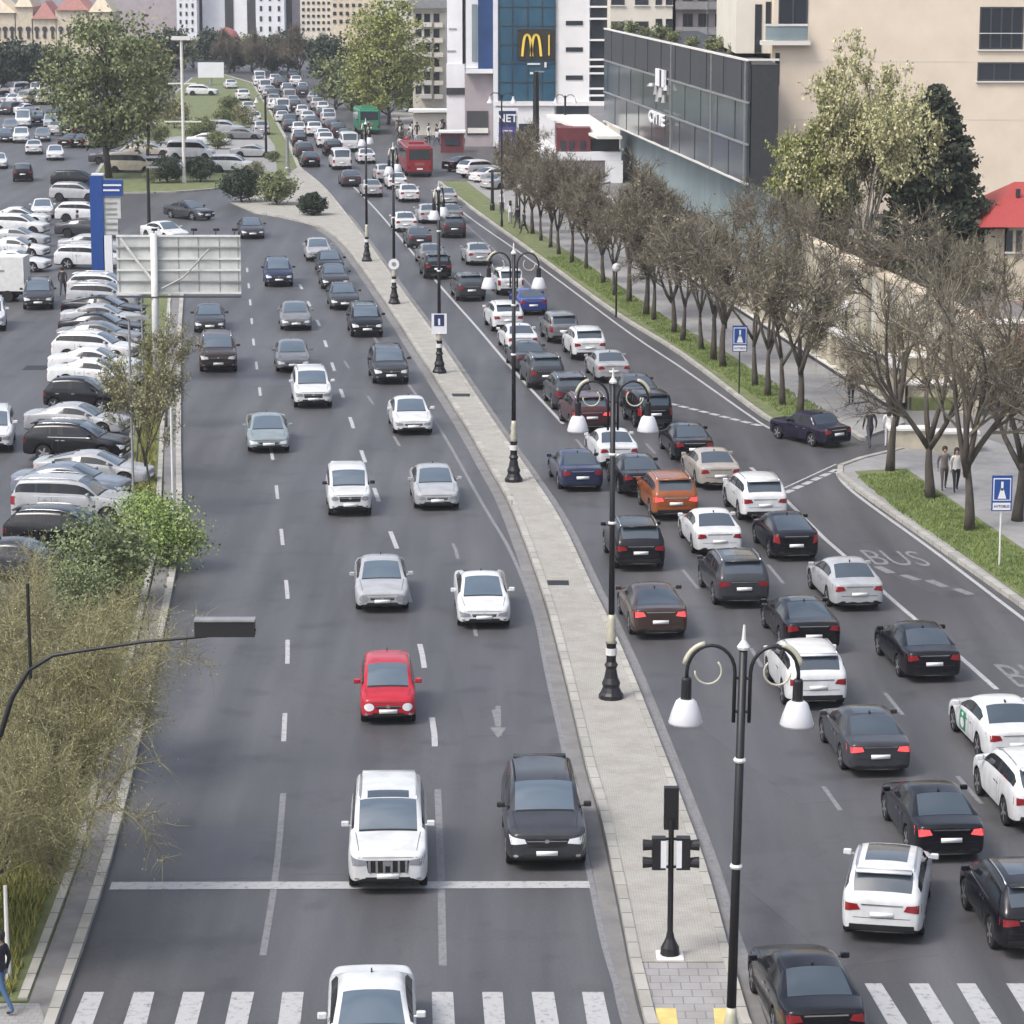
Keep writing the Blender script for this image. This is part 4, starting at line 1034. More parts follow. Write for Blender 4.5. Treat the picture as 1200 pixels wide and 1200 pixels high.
near = [(937, 486), (917, 475), (900, 464)]
k = 0
for i, (u, v) in enumerate(near + bases):
    p = G(u, v, .12); plant('street_tree', f'leafless brown street tree on the right verge, {ORD[i]} counting away from the side street', 'tree', p, bare[i % 4 if i < 9 else 4 + i % 3], rnd.uniform(0, 6.28), rnd.uniform(.86, 1.12) * (.86 if i > 11 else 1), 'leafless trees on the right verge')
for i, (u, v, s) in enumerate(((1043, 552, .93), (1090, 584, 1.0), (1136, 622, 1.0), (1192, 610, 1.02))):
    plant('street_tree', ('tall leafless tree at the tip of the near right verge', 'tall leafless tree with a leaning trunk, second from the tip of the near right verge', 'tall leafless tree left of the blue and white sign', 'tall leafless tree at the right edge of the photo behind the blue and white sign')[i], 'tree', G(u, v, .13), big[i % 2], (0.4, 2.0, 4.1, 5.2)[i], s, 'tall trees on the near right verge')
for i, (u, v, s) in enumerate(((890, 352, .95), (925, 372, 1.0), (985, 395, 1.0), (1040, 420, 1.05), (1095, 430, 1.05), (1150, 445, .95))):
    plant('bare_tree', f'leafless tree behind the columned fence, {ORD[i]} from the glass building', 'tree', G(u, v), bare[(i + 1) % 4], i * 1.3, s, 'leafless trees behind the fence')
birch = tree_mesh(31, 16.8, 6.0, fork=.22, limbs=9, levels=4, r0=.22, up=.36, twigs=10, twl=1.2, tww=.02, leaves=4, lsz=.19, lm='leaf_pale', bark='bark_pale', lsp=.6)
plant('birch_tree', 'tall pale tree with sparse cream leaves in front of the beige apartment block', 'tree', G(1012, 345), birch, 1.2)
grb = tree_mesh(33, 12.5, 3.4, fork=.22, limbs=6, levels=4, r0=.16, up=.4, twigs=7, twl=1.0, tww=.018, leaves=4, lsz=.17, lm='leaf_yel', bark='bark_pale', lsp=.7)
plant('broadleaf_tree', 'fresh green tree at the corner of the glass clad building, left of the pale tree', 'tree', G(940, 345), grb, 2.0)
conifer = leafy_mesh(41, 13.5, 4.9, z0=.04, clumps=520, per=65, lsz=.24, lm='needle', shape='cone', lsp=1.0, r0=.2)
plant('conifer', 'tall dark conifer beside the red roof', 'tree', G(1092, 345), conifer)
plant('conifer', 'smaller dark conifer left of the tall one, under the pale tree', 'tree', G(962, 330), conifer, 2, .62)
green = leafy_mesh(51, 13, 4.9, z0=.2, clumps=130, per=110, lsz=.23, lm='leaf_green', lsp=1.4, r0=.32)
plant('broadleaf_tree', 'big dark green tree with a tall single trunk left of the island', 'tree', G(128, 210), green, .5, 1.18)
olive = leafy_mesh(52, 12, 3.2, z0=.25, clumps=60, per=60, lsz=.3, lm='leaf_olive', lsp=1.3, r0=.2)
plant('broadleaf_tree', 'olive brown tree crowding the right side of the big dark green tree', 'tree', G(172, 192), olive, .5, 1.0)
yel = leafy_mesh(53, 14.8, 5.3, z0=.08, clumps=190, per=90, lsz=.24, lm='leaf_yel', lsp=1.3, r0=.25)
plant('willow_tree', 'big yellow-green tree left of the white pier', 'tree', G(455, 146), yel)
greyt = tree_mesh(61, 9.5, 5.2, fork=.2, limbs=6, levels=4, r0=.25, up=.25, twigs=8, twl=1.2, tww=.03, leaves=0, lm='bud')
plant('bare_tree', 'wide grey leafless tree above the distant traffic', 'tree', G(352, 92), greyt, 0, 1)
for u_, v_, l_ in ((306, 88, 'grey leafless tree left of the widest one above the distant traffic'), (388, 94, 'grey leafless tree right of the widest one above the distant traffic'), (268, 86, 'grey leafless tree above the small white billboard')): plant('bare_tree', l_, 'tree', G(u_, v_), greyt, u_, .85)
dk = leafy_mesh(54, 8, 3.8, z0=.08, clumps=60, per=60, lsz=.4, lm='leaf_dark', lsp=1.3, r0=.2)
gr2 = leafy_mesh(55, 7, 3.6, z0=.05, clumps=60, per=60, lsz=.32, lm='leaf_green', lsp=1.2, r0=.2)
for i, (u, v, m_, s, l) in enumerate(((395, 128, gr2, 1.0, 'round dark green tree right of the distant traffic jam'), (425, 138, gr2, .95, 'green tree below the big yellow-green tree'), (385, 100, dk, .95, 'dark tree above the round green tree by the distant traffic'),
        (480, 132, dk, .8, 'dark tree in front of the old balconied block'), (20, 108, dk, .95, 'dark tree left of the distant white awning'), (48, 106, dk, .85, 'dark tree between the two distant white awnings'), (-8, 112, dk, .95, 'dark tree cut by the left edge in the distance'), (70, 98, dk, .7, 'small dark tree beside the far left car park'))):
    plant('broadleaf_tree', l, 'tree', G(u, v), m_, i * .8, s)
for i, (u, v) in enumerate(((158, 84), (180, 80), (202, 84), (226, 80), (250, 82), (274, 84), (296, 84), (318, 86), (338, 84), (110, 76), (90, 70), (375, 82), (60, 70))):
    plant('broadleaf_tree', 'small dark tree in the distant belt between the traffic and the towers', 'tree', G(u, v), dk if i % 3 else gr2, i, (.95, .8, 1.0, .85)[i % 4] * (.9 if i < 9 else .7), 'distant belt of dark trees')
# clipped bushes
hedge = leafy_mesh(71, 1.75, 1.2, z0=.0, clumps=260, per=60, lsz=.09, lm='leaf_dark', shape='dome', lsp=.22, r0=.06)
bush = leafy_mesh(72, 2.9, 1.7, z0=.1, clumps=80, per=70, lsz=.14, lm='leaf_dark', lsp=.6, r0=.1)
bushg = leafy_mesh(73, 2.8, 1.6, z0=.1, clumps=80, per=70, lsz=.14, lm='leaf_green', lsp=.6, r0=.1)
bushl = leafy_mesh(74, 2.6, 1.3, z0=.0, clumps=90, per=60, lsz=.085, lm='leaf_fresh', lsp=.8, r0=.05)
plant('ball_hedge', 'dark dome-shaped clipped hedge on the pale paving tip', 'bush', G(366, 252, .13), hedge)
plant('round_bush', 'dark leafy bush, left of two beside the pale paving', 'bush', G(284, 237, .1), bush)
plant('round_bush', 'olive green bush, right of two beside the pale paving', 'bush', G(325, 240, .1), bushg)
plant('round_bush', 'dark clipped bush behind the lawn kerb, left of the pale mast', 'bush', G(197, 214, .1), bush, 1, .85)
plant('round_bush', 'dark clipped bush behind the lawn kerb, right of the pale mast', 'bush', G(235, 213, .1), bush, 2, .8)
for i, (u, v) in enumerate(((240, 160), (262, 150), (268, 133), (228, 168))): plant('shrub', ('fresh green shrub on the bright island lawn', 'green shrub at the right rim of the island lawn', 'green shrub farthest back on the island lawn rim', 'green shrub behind the white van on the island')[i], 'shrub', G(u, v, .1), bushg, i, .8)
brn = leafy_mesh(77, 3.4, 1.9, z0=.1, clumps=50, per=50, lsz=.16, lm='bud', lsp=.8, r0=.08)
for i, (u, v) in enumerate(((148, 168), (165, 160), (186, 168), (205, 150), (285, 150), (255, 175), (300, 208), (178, 215), (320, 190))):
    plant('shrub', ('brownish shrub under the big green tree', 'brownish shrub behind the cream minivan', 'olive shrub behind the white wagon on the island', 'brown shrub at the left rim of the island lawn', 'olive shrub at the right rear of the island', 'olive shrub behind the white off-roader', 'small olive shrub in front of the silver island car', 'low olive shrub left of the two clipped bushes', 'small shrub at the right end of the island car park')[i], 'shrub', G(u, v, .1), (brn, brn, bushg)[i % 3], i, (.9, .8, .7, 1.0, .8, .7, .45, .4, .4)[i])
# left verge: little trees and shrubs
sap = tree_mesh(81, 6.6, 1.9, fork=.35, limbs=5, levels=4, r0=.07, up=.35, twigs=4, twl=.5, tww=.011, leaves=1.3, lsz=.085, lm='leaf_olive', lsp=.5)
plant('young_tree', 'thin young tree with brownish new leaves on the left verge', 'tree', G(178, 600, .13), sap, 0, 1.0)
plant('young_tree', 'second thin young tree leaning toward the parked cars on the left verge', 'tree', G(160, 560, .13), sap, 2.2, .82)
plant('young_tree', 'young tree on the left verge just below the billboard', 'tree', G(195, 500, .13), sap, 4, .8)
plant('shrub', 'bright fresh green shrub at the edge of the left carriageway', 'shrub', G(196, 664, .13), bushl, 0, 1.0)
plant('shrub', 'bright green shrub half hidden behind the brightest one', 'shrub', G(168, 640, .13), bushl, 2, .85)
gsh = leafy_mesh(75, 3.0, 1.7, z0=.02, clumps=110, per=60, lsz=.10, lm='leaf_mid', lsp=.9, r0=.06)
plant('shrub', 'mid green shrub overlapping the noses of the nearest parked cars', 'shrub', G(118, 706, .13), gsh)
plant('shrub', 'dull green shrub beside the nearest parked dark sedan', 'shrub', G(88, 736, .13), gsh, 2, .7)
bigol = tree_mesh(92, 8.0, 3.9, fork=.14, limbs=9, levels=4, r0=.13, up=.24, twigs=11, twl=1.15, tww=.007, leaves=2, lsz=.04, lm='leaf_olive', lsp=.4, weep=.14, twm='twig_olive')
plant('willow_tree', 'large feathery olive tree filling the lower left of the photo', 'tree', G(62, 1035, .13), bigol, .4, 1.0)
plant('willow_tree', 'second feathery olive tree at the left edge, farther back', 'tree', G(60, 905, .13), bigol, 2.5, .85)
plant('willow_tree', 'low feathery olive tree overlapping the left channel kerb', 'tree', G(-30, 1120, .13), bigol, 4.4, .8)
redt = tree_mesh(95, 6.5, 2.6, fork=.25, limbs=5, levels=4, r0=.1, twigs=6, twl=.8, tww=.012, leaves=1, lsz=.09, lm='leaf_red')
plant('shrub', 'dark red shrub below the red roof at the right edge', 'shrub', G(1185, 500, .1), redt)
# grass blades on the verges
def blades(name, polys, n, mt, hmin, hmax, label):
    g = MB(); r = random.Random(5)
    for (pts, cnt) in polys:
        W = [G(*p) for p in pts]; tri = []
        from mathutils.geometry import tessellate_polygon
        ts = tessellate_polygon([W]); ar = [((W[b] - W[a]).cross(W[c] - W[a])).length for a, b, c in ts]; tot = sum(ar)
        for i in range(cnt):
            q = r.uniform(0, tot); k = 0
            while q > ar[k] and k < len(ar) - 1: q -= ar[k]; k += 1
            a, b, c = (W[z] for z in ts[k]); x, y_ = r.random(), r.random()
            if x + y_ > 1: x, y_ = 1 - x, 1 - y_
            p = a + (b - a) * x + (c - a) * y_
            for j in range(3):
                an = r.uniform(0, 6.28); o = Vector((math.cos(an), math.sin(an), 0)) * .025; h = r.uniform(hmin, hmax); t = Vector((r.uniform(-.5, .5) * h, r.uniform(-.5, .5) * h, h)); pp = p + rdir(r) * .05; pp.z = .12
                g.add([pp - o, pp + o, pp + t], [(0, 1, 2)])
    return tag(g.build(name, mt), label, 'grass', kind='stuff')
blades('grass', [([(1004, 562), (1062, 556), (1210, 660), (1330, 750), (1360, 820), (1200, 702), (1050, 600)], 9000), ([(925, 494), (800, 412), (640, 304), (670, 300), (835, 412), (985, 494)], 8000)], 0, M['blade'], .05, .16, 'short green grass under the street trees on the right')
blades('grass', [([(-70, 1176), (12, 1176), (72, 1010), (128, 800), (150, 700), (110, 700), (60, 800), (5, 1000)], 9000), ([(150, 700), (176, 640), (182, 520), (190, 400), (175, 400), (158, 600), (138, 660)], 5000)], 0, M['dry'], .1, .38, 'long yellowish grass on the left verge')

# ================================================================ BUILDINGS
M['beige'] = mat('beige_render', (.68, .58, .46), .9, var=.06, scale=.5)
M['beige2'] = mat('pale_beige_render', (.62, .58, .50), .9, var=.07, scale=.4)
M['cream'] = mat('cream_stone', (.58, .50, .38), .9, var=.14, scale=1.5)
M['fence_stone'] = mat('fence_stone', (.46, .42, .33), .9, var=.2, scale=1.6)
M['pinkish'] = mat('pinkish_wall', (.34, .30, .31), .9, var=.1, scale=.6)
M['wall_white'] = mat('white_wall', (.68, .68, .70), .8, var=.06, scale=.6)
M['trim'] = mat('pale_trim', (.64, .62, .58), .7)
M['win'] = mat('window_glass', (.03, .036, .045), .08, spec=.8)
M['frame'] = mat('window_frame', (.05, .05, .055), .5)
M['blueglass'] = mat('blue_glass', (.015, .06, .11), .12, spec=.9, col2=(.04, .12, .18), scale=.25, stretch=(1, 1, .3))
M['navyglass'] = mat('navy_glass', (.015, .04, .12), .12, spec=.9, col2=(.03, .07, .19), scale=.3)
M['cineglass'] = mat('grey_cladding_glass', (.03, .042, .047), .15, spec=.7, col2=(.085, .108, .112), scale=1.3, stretch=(1, 1, .12))
M['cineglass2'] = mat('dark_cladding', (.028, .032, .038), .35, spec=.3, col2=(.055, .06, .068), scale=1.6, stretch=(1, 1, .1))
M['teal'] = mat('teal_wall', (.16, .21, .22), .6, col2=(.24, .30, .31), scale=.5, stretch=(1, 1, .3))
M['darkwall'] = mat('dark_wall', (.03, .032, .035), .6, var=.2)
M['redroof'] = mat('red_roof', (.36, .05, .045), .6, var=.12, scale=2, stretch=(3, 3, .5))
M['terra'] = mat('dull_red', (.30, .10, .09), .8, var=.2)
M['redpanel'] = mat('red_panel', (.12, .025, .03), .5, var=.2)
M['yellow'] = mat('yellow_sign', (.8, .58, .08), .4)
M['mblack'] = mat('brown_black_sign', (.022, .018, .014), .5)
M['canvas'] = mat('white_canvas', (.7, .7, .68), .8)
def bbox(name, m, parent, u0, v0, u1, v1, Y, dpt, dy=0.0):
    a, b = PY(u0, v1, Y + dy), PY(u1, v0, Y + dy); g = MB(); g.box(((a.x + b.x) / 2, Y + dy + dpt / 2, (a.z + b.z) / 2), (abs(b.x - a.x), dpt, abs(b.z - a.z))); return g.build(name, m, parent)
def window_px(parent, u0, v0, u1, v1, Y, fr='frame', glass='win', mull=1, sill=True, pr=.06):
    """a framed window set on a wall face lying at distance Y"""
    a, b = PY(u0, v1, Y), PY(u1, v0, Y); w_, h = b.x - a.x, b.z - a.z; cx, cz = (a.x + b.x) / 2, (a.z + b.z) / 2; t = min(.12, w_ * .08)
    g = MB()
    for z in (a.z + t / 2, b.z - t / 2): g.box((cx, Y - pr / 2, z), (w_, pr, t))
    for k in range(mull + 2):
        x = lerp(a.x + t / 2, b.x - t / 2, k / (mull + 1)); g.box((x, Y - pr / 2 + .003, cz), (t, pr, h - 2 * t))
    f = g.build('window', M[fr], parent)
    g = MB(); g.box((cx, Y - .012, cz), (w_ - t, .02, h - t)); g.build('pane', M[glass], f)
    if sill: g = MB(); g.box((cx, Y - .09, a.z - .05), (w_ + .2, .18, .1)); g.build('sill', M['trim'], f)
    return f
# --- glass fronted building with lower teal wall
A, B = G(873, 300), G(707, 205); dAB = (B - A).normalized(); nAB = Vector((-dAB.y, dAB.x, 0)); 
if nAB.x > 0: nAB = -nAB                                           # towards the street
zt = onplane(873, 70, A, nAB).z; zb = onplane(873, 215, A, nAB).z; LB_ = (B - A).length
gb = thing('commercial_building', 'long building with grey glass cladding, white emblem and lettering above a teal ground floor', 'building', A)
def W2L(p): return Vector(p) - A
def slab(name, m, s0, s1, z0, z1, off, thick, parent=gb):
    """box on the AB facade: s metres from A along it, off = how far proud of the face"""
    c = A + dAB * ((s0 + s1) / 2) + nAB * (off - thick / 2); g = MB(); g.box((c.x - A.x, c.y - A.y, (z0 + z1) / 2), (s1 - s0, thick, z1 - z0), math.atan2(dAB.y, dAB.x)); return g.build(name, m, parent)
core = MB(); P0 = A - nAB * 1.6; P1 = B - nAB * 1.6; P2 = P1 + Vector((9, 3, 0)); P3 = P0 + Vector((3.4, 0, 0))
core.prism([W2L(p) for p in (P0, P1, P2, P3)], 0, zb + .05); core.build('ground_floor_wall', M['teal'], gb)
core = MB(); core.prism([W2L(p) for p in (A - nAB * .3 + dAB * .02, B - nAB * .3 - dAB * .02, B + Vector((9, 3, 0)), A + Vector((2.2, .05, 0)))], zb + .06, zt - .3); core.build('upper_wall', M['darkwall'], gb)
nP = 30
rows = [zb, lerp(zb, zt, .32), lerp(zb, zt, .66), zt]
for j in range(3):
    g = MB()
    for k in range(nP):
        s0, s1 = LB_ * k / nP, LB_ * (k + 1) / nP; c = A + dAB * ((s0 + s1) / 2) - nAB * (.1 + .02 * ((k * 7 + j) % 3)); g.box((c.x - A.x, c.y - A.y, (rows[j] + rows[j + 1]) / 2), (s1 - s0 - .05, .2, rows[j + 1] - rows[j] - .06), math.atan2(dAB.y, dAB.x))
    g.build('cladding', M['cineglass' if j < 2 else 'cineglass2'], gb)
for z in rows: slab('cornice', M['trim'] if z in (zb, zt) else M['grey_metal'], -.05, LB_ + .05, z - .07, z + .07, .06, .2)
for u in (833, 786, 873): 
    p = onplane(u, 140, A, nAB); s_ = (p - A).dot(dAB); slab('mullion', M['grey_metal'], s_ - .06, s_ + .06, zb, zt, .09, .12)
g = MB(); g.box((1.1, -.02, zt + .05), (2.2, .2, .14)); g.build('cornice', M['trim'], gb)
# emblem and letters
def onf(u, v): p = onplane(u, v, A, nAB); return (p - A).dot(dAB), p.z
s1, zz1 = onf(772, 80); s0, zz0 = onf(782, 103)
e = slab('emblem', M['wall_white'], s0, s1, zz0, zz1, .3, .2); 
slab('emblem_stroke', M['darkwall'], lerp(s0, s1, .3), lerp(s0, s1, .45), zz0, zz1, .34, .04, gb)
g = MB(); r_ = random.Random(3)
for (u, v, w_, h) in ((767, 99, .9, .25), (772, 105, .5, .8), (778, 108, .8, .8), (784, 103, .7, .4), (774, 114, .5, .7), (781, 116, .5, .6)):
    s_, z_ = onf(u, v); c = A + dAB * s_ + nAB * .2; g.lathe([(w_ * .55, -h / 2), (w_ * .42, 0), (w_ * .3, h / 2)], (c.x - A.x, c.y - A.y, z_), 8)
g.build('emblem_figure', M['grey_metal'], gb)
s_, z_ = onf(777, 139); me = text_mesh('lettering', 'CITIE', 1.35, M['wall_white'], .06, .04)
t = put('lettering', me, gb); c = A + dAB * s_ + nAB * .55; t.location = (c.x - A.x, c.y - A.y, z_); ang = math.atan2(-dAB.y, -dAB.x); t.rotation_euler = (math.pi / 2, 0, ang); t.scale = (2.6, 1, 1)
rail = MB()
# roof planters
shr = leafy_mesh(76, 1.3, .9, z0=0, clumps=24, per=40, lsz=.16, lm='leaf_green', lsp=.5, r0=.04)
for i, u in enumerate((722, 738, 755, 775, 790, 812, 838, 860)):
    p = onplane(u, 60, A - nAB * 2.2, nAB); p.z = zt - .3; plant('roof_shrub', 'green shrub growing along the roof edge of the glass clad building', 'shrub', p, shr, i, (.5, .8, .6, .9, .7, .6, .8, .6)[i], 'shrubs on the roof of the glass clad building')

# --- beige apartment block
Y = 236 * KY; ab = thing('apartment_building', 'large plain beige apartment block with dark recessed windows at the upper right', 'building', (0, 0, 0))
x0 = PY(905, 100, Y).x; g = MB(); g.box(((x0 + 60) / 2, Y + 12, 23), (60 - x0, 24, 46)); g.build('wall', M['beige'], ab)
xa, xb = PY(862, 60, Y + 1.6).x, x0 - .02
g = MB(); g.box(((xa + xb) / 2, Y + 12, 23 + zt / 2), (xb - xa, 20.8, 46 - zt)); g.build('wing_wall', M['beige2'], ab)
window_px(ab, 1147, 8, 1200, 58, Y, mull=3); window_px(ab, 1145, 73, 1204, 95, Y, mull=2); window_px(ab, 1212, 8, 1262, 58, Y, mull=3); window_px(ab, 1147, -70, 1200, -22, Y, mull=3)
g = MB(); z = PY(1170, 39, Y).z; xq = (PY(1147, 39, Y).x + PY(1200, 39, Y).x) / 2; g.tube([(xq - 1.7, Y - .2, z), (xq + 1.7, Y - .2, z)], .03, 5); g.build('railing', M['white'], ab)
window_px(ab, 897, 2, 948 - 46 + 2, 30, Y + 1.6, mull=0, sill=False)
for u0, v0, u1, v1 in ((912, -6, 947, 30),): window_px(ab, u0, v0, u1, v1, Y, mull=1, sill=False)
bbox('balcony_glass', M['teal'], ab, 897, 31, 947, 47, Y, .1, -.6); bbox('balcony_slab', M['trim'], ab, 892, 48, 950, 53, Y, 1.2, -.8)
bbox('balcony_rail', M['white'], ab, 897, 28, 947, 30.5, Y, .08, -.66)
for u in (880,): window_px(ab, 884, 5, 893, 62, Y + 1.6, mull=0, sill=False)
g = MB()
for v in (72, 140): z = PY(1100, v, Y).z; g.box((x0 + 14, Y - .008, z), (28, .012, .05))
g.build('wall_joint', M['beige2'], ab)
bbox('side_window', M['win'], ab, 908, 62, 914, 100, Y, .05, -.03)

# --- pale flats behind the glass clad building
Y = 330 * KY; fb = thing('apartment_building', 'pale flats with a balconied part behind the glass clad building', 'building', (0, 0, 0))
bbox('wall', M['beige2'], fb, 714, -160, 790, 175, Y, 14); bbox('wall', M['pinkish'], fb, 790.3, -160, 862, 175, Y, 14, .6)
for u in (716, 744): 
    for v in (-40, -8, 25): window_px(fb, u, v, u + 16, v + 14, Y, mull=0, pr=.05)
for u in (768, 780):
    for v in (-40, -12, 22): window_px(fb, u, v, u + 8, v + 18, Y, mull=0, pr=.05)
for v in (-38, -10, 20):
    bbox('balcony', M['grey_metal'], fb, 792, v + 12, 858, v + 21, Y, 1.2, -.7); 
    for u in (800, 818, 838): window_px(fb, u, v - 4, u + 12, v + 11, Y + .6, mull=1, sill=False)
for u in (828, 853): bbox('downpipe', M['white'], fb, u, -60, u + 1.6, 60, Y, .2, -.85)

# --- glass tower with the yellow arches
Y = 340 * KY; tw = thing('office_tower', 'white and blue glass tower carrying the yellow arched sign', 'building', (0, 0, 0))
bbox('wall', M['wall_white'], tw, 578, -200, 692, 172, Y, 12)
bbox('blue_glazing', M['blueglass'], tw, 583.5, -200, 652, 118, Y, .2, -.15)
bbox('sign_panel', M['mblack'], tw, 606, 34, 650, 70, Y, .12, -.28)
g = MB()
for v in (118, -200): pass
for u in (584.5, 600, 618, 635, 651): g_ = PY(u, 0, Y - .2); g.box((g_.x, Y - .2, PY(600, 118, Y).z / 2 + 20), (.07, .1, 40 - PY(600, 118, Y).z))
g.build('mullion', M['frame'], tw)
g = MB()
for v in range(-190, 118, 22): q = PY(618, v, Y); g.box((q.x, Y - .19, q.z), (6.2, .06, .06))
g.build('transom', M['frame'], tw)
for v in (27, 58, 91): bbox('slot_window', M['win'], tw, 663, v - 2.6, 683, v + 2.6, Y, .1, -.08)
bbox('dark_glazing', M['win'], tw, 692.2, -200, 714, 119, Y, 10, .2)
for v in (-20, 8, 22, 47, 70, 78, 86, 104, 112): bbox('white_band', M['wall_white'], tw, 690, v - 1.1, 714 if v > 20 else 718, v + 1.1, Y, .5, -.2)
bbox('plinth', M['wall_white'], tw, 580, 119, 712, 124, Y, .6, -.5); bbox('shopfront', M['wall_white'], tw, 583, 124, 650, 170, Y, .2, -.2)
bbox('shopfront_glass', M['win'], tw, 608, 145, 628, 160, Y, .1, -.28); bbox('entrance', M['win'], tw, 652, 124, 690, 135, Y, .2, -.3)
# arches
def arch_m(u0, u1, vt, vb, Y_, t):
    g = MB(); um = (u0 + u1) / 2
    def hump(a, b):
        P_ = []
        for k in range(15):
            q = k / 14 * 2 - 1; u = (a + b) / 2 + (b - a) / 2 * math.copysign(abs(q) ** .8, q); v = vt + (vb - vt) * abs(q) ** 2.6; P_.append(PY(u, v, Y_))
        n_ = len(P_)
        for i in range(n_ - 1):
            d = (P_[i + 1] - P_[i]).normalized(); nn = Vector((-d.z, 0, d.x)) * t
            g.add([P_[i] - nn, P_[i] + nn, P_[i + 1] + nn, P_[i + 1] - nn, P_[i] - nn + Vector((0, .12, 0)), P_[i] + nn + Vector((0, .12, 0)), P_[i + 1] + nn + Vector((0, .12, 0)), P_[i + 1] - nn + Vector((0, .12, 0))], [(0, 1, 2, 3), (4, 7, 6, 5), (0, 4, 5, 1), (3, 2, 6, 7), (1, 5, 6, 2), (0, 3, 7, 4)])
    hump(u0, um + .6); hump(um - .6, u1); return g
g = arch_m(612, 634, 41, 66, Y - .45, .13); g.build('arched_emblem', M['yellow'], tw)
bbox('sign_stroke', M['yellow'], tw, 642.5, 41, 644.2, 65, Y, .12, -.42)
bbox('small_sign', M['trim'], tw, 618, 74, 633, 76, Y, .08, -.3); bbox('small_sign', M['trim'], tw, 638, 73, 640.5, 79, Y, .08, -.3); bbox('small_sign', M['wall_white'], tw, 621, 84.5, 630, 87, Y, .08, -.3)
# left wing of the tower
Y2 = 342 * KY
lw_ = thing('office_wing', 'narrow wing with blue glazing and a pinkish ground floor left of the blue glass tower', 'building', (0, 0, 0))
bbox('wall', M['pinkish'], lw_, 545, 86, 577.6, 172, Y2, 9, .8); bbox('wall', M['wall_white'], lw_, 546, -200, 560, 80, Y2, 8, .4); bbox('blue_glazing', M['navyglass'], lw_, 560.3, -200, 577.6, 82, Y2, 8, .1)
bbox('green_glazing', M['teal'], lw_, 553, 5, 559, 72, Y2, .1, .32); bbox('cornice', M['wall_white'], lw_, 546, 81, 577.6, 86, Y2, 9, -.3)
bbox('doorway', M['frame'], lw_, 547, 130, 572, 158, Y2, .1, .7); bbox('sign_board', M['trim'], lw_, 548, 150, 572, 156, Y2, .1, .58)
# white pier
pier = thing('white_pier', 'tall white pier with a black band between the old block and the tower', 'building', (0, 0, 0)); Y3 = 352 * KY
bbox('pier', M['wall_white'], pier, 524, -200, 541, 75, Y3, 3); bbox('pier_base', M['wall_white'], pier, 523.5, 75.2, 544.5, 152, Y3, 3.4, -.3); bbox('black_band', M['darkwall'], pier, 523.2, 103, 544.8, 111, Y3, .3, -.5)
bbox('dark_slot', M['darkwall'], pier, 541.2, -200, 545.5, 74.5, Y3, 2, .4); bbox('louvre', M['grey_metal'], pier, 526, 33, 535, 35, Y3, .1, -.06); bbox('louvre', M['grey_metal'], pier, 524, 59, 534, 61, Y3, .1, -.06)
# old balconied block
ob = thing('old_apartment_block', 'old pale block with stacked balconies and a grey roof behind the yellow-green tree', 'building', (0, 0, 0)); Y4 = 395 * KY
bbox('wall', M['beige2'], ob, 484, 12, 523, 140, Y4, 10); bbox('roof', M['grey_metal'], ob, 478, 0, 524, 10, Y4, 12, -1.2); bbox('eaves', M['trim'], ob, 482, 10.3, 524, 13, Y4, 1, -.6)
for r_i, v in enumerate((16, 34, 51, 68, 84, 100)):
    for u in (487, 497, 508): window_px(ob, u, v, u + 7, v + 10, Y4, mull=0, sill=False, pr=.05)
    bbox('balcony', M['trim'], ob, 492, v + 10.5, 506, v + 15.5, Y4, 1.2, -1.1); bbox('balcony', M['beige2'], ob, 509, v + 11, 519, v + 16, Y4, 1.2, -1.1)
# distant blocks and towers
def block(name, label, u0, v0, u1, v1, Y, m, rows, cols, d=15, strip=None, ww=.5, wh=.5, wm='win', base=None):
    Y *= KY; t = thing(name, label, 'building', (0, 0, 0)); bbox('wall', M[m], t, u0, v0, u1, v1 if base is None else base, Y, d); n = 0
    for r_ in range(rows):
        for c in range(cols):
            if n >= 96: break
            a = lerp(u0, u1, (c + .5 - ww / 2) / cols); b = lerp(u0, u1, (c + .5 + ww / 2) / cols); q = lerp(max(v0, -8), v1, (r_ + .5 - wh / 2) / rows); w2 = lerp(max(v0, -8), v1, (r_ + .5 + wh / 2) / rows)
            bbox('window', M[wm], t, a, q, b, w2, Y, .3, -.12); n += 1
    for a, b in strip or []: bbox('dark_strip', M['darkwall'], t, a, v0 + .5, b, v1, Y, .3, -.2)
    return t
block('white_tower', 'leftmost white tower with small dark windows', 208, -60, 229, 40, 700, 'wall_white', 5, 3, ww=.3, base=60)
block('white_tower', 'white ribbed tower with dark vertical strips', 238, -60, 300, 40, 705, 'wall_white', 0, 0, strip=[(264, 272), (290, 299)], base=60)
block('white_tower', 'white tower with two columns of narrow windows', 300.5, -60, 332, 40, 700, 'wall_white', 4, 3, ww=.25, wh=.5, base=60)
block('grey_tower', 'dark grey tower slice beside the white towers', 229.3, -60, 237.7, 40, 710, 'darkwall', 0, 0, base=60)
block('grey_tower', 'brown-grey tower slice right of the white tower with narrow windows', 332.3, -60, 352, 40, 706, 'pinkish', 0, 0, strip=[(333, 341)], base=60)
block('flats', 'distant pale flats with many windows', 352.4, -40, 388, 38, 640, 'beige2', 6, 6, wh=.45, base=60)
block('flats', 'distant cream flats behind the top of the yellow-green tree', 388.5, -40, 440, 30, 630, 'cream', 4, 7, wh=.45, base=60)
block('flats', 'distant pale grey flats right of the yellow-green tree top', 440.5, -40, 483, 20, 620, 'beige2', 4, 6, base=60)
block('long_building', 'long dull pink-grey roofed building at the top left', 66, -30, 207, 24, 720, 'pinkish', 0, 0, base=60)
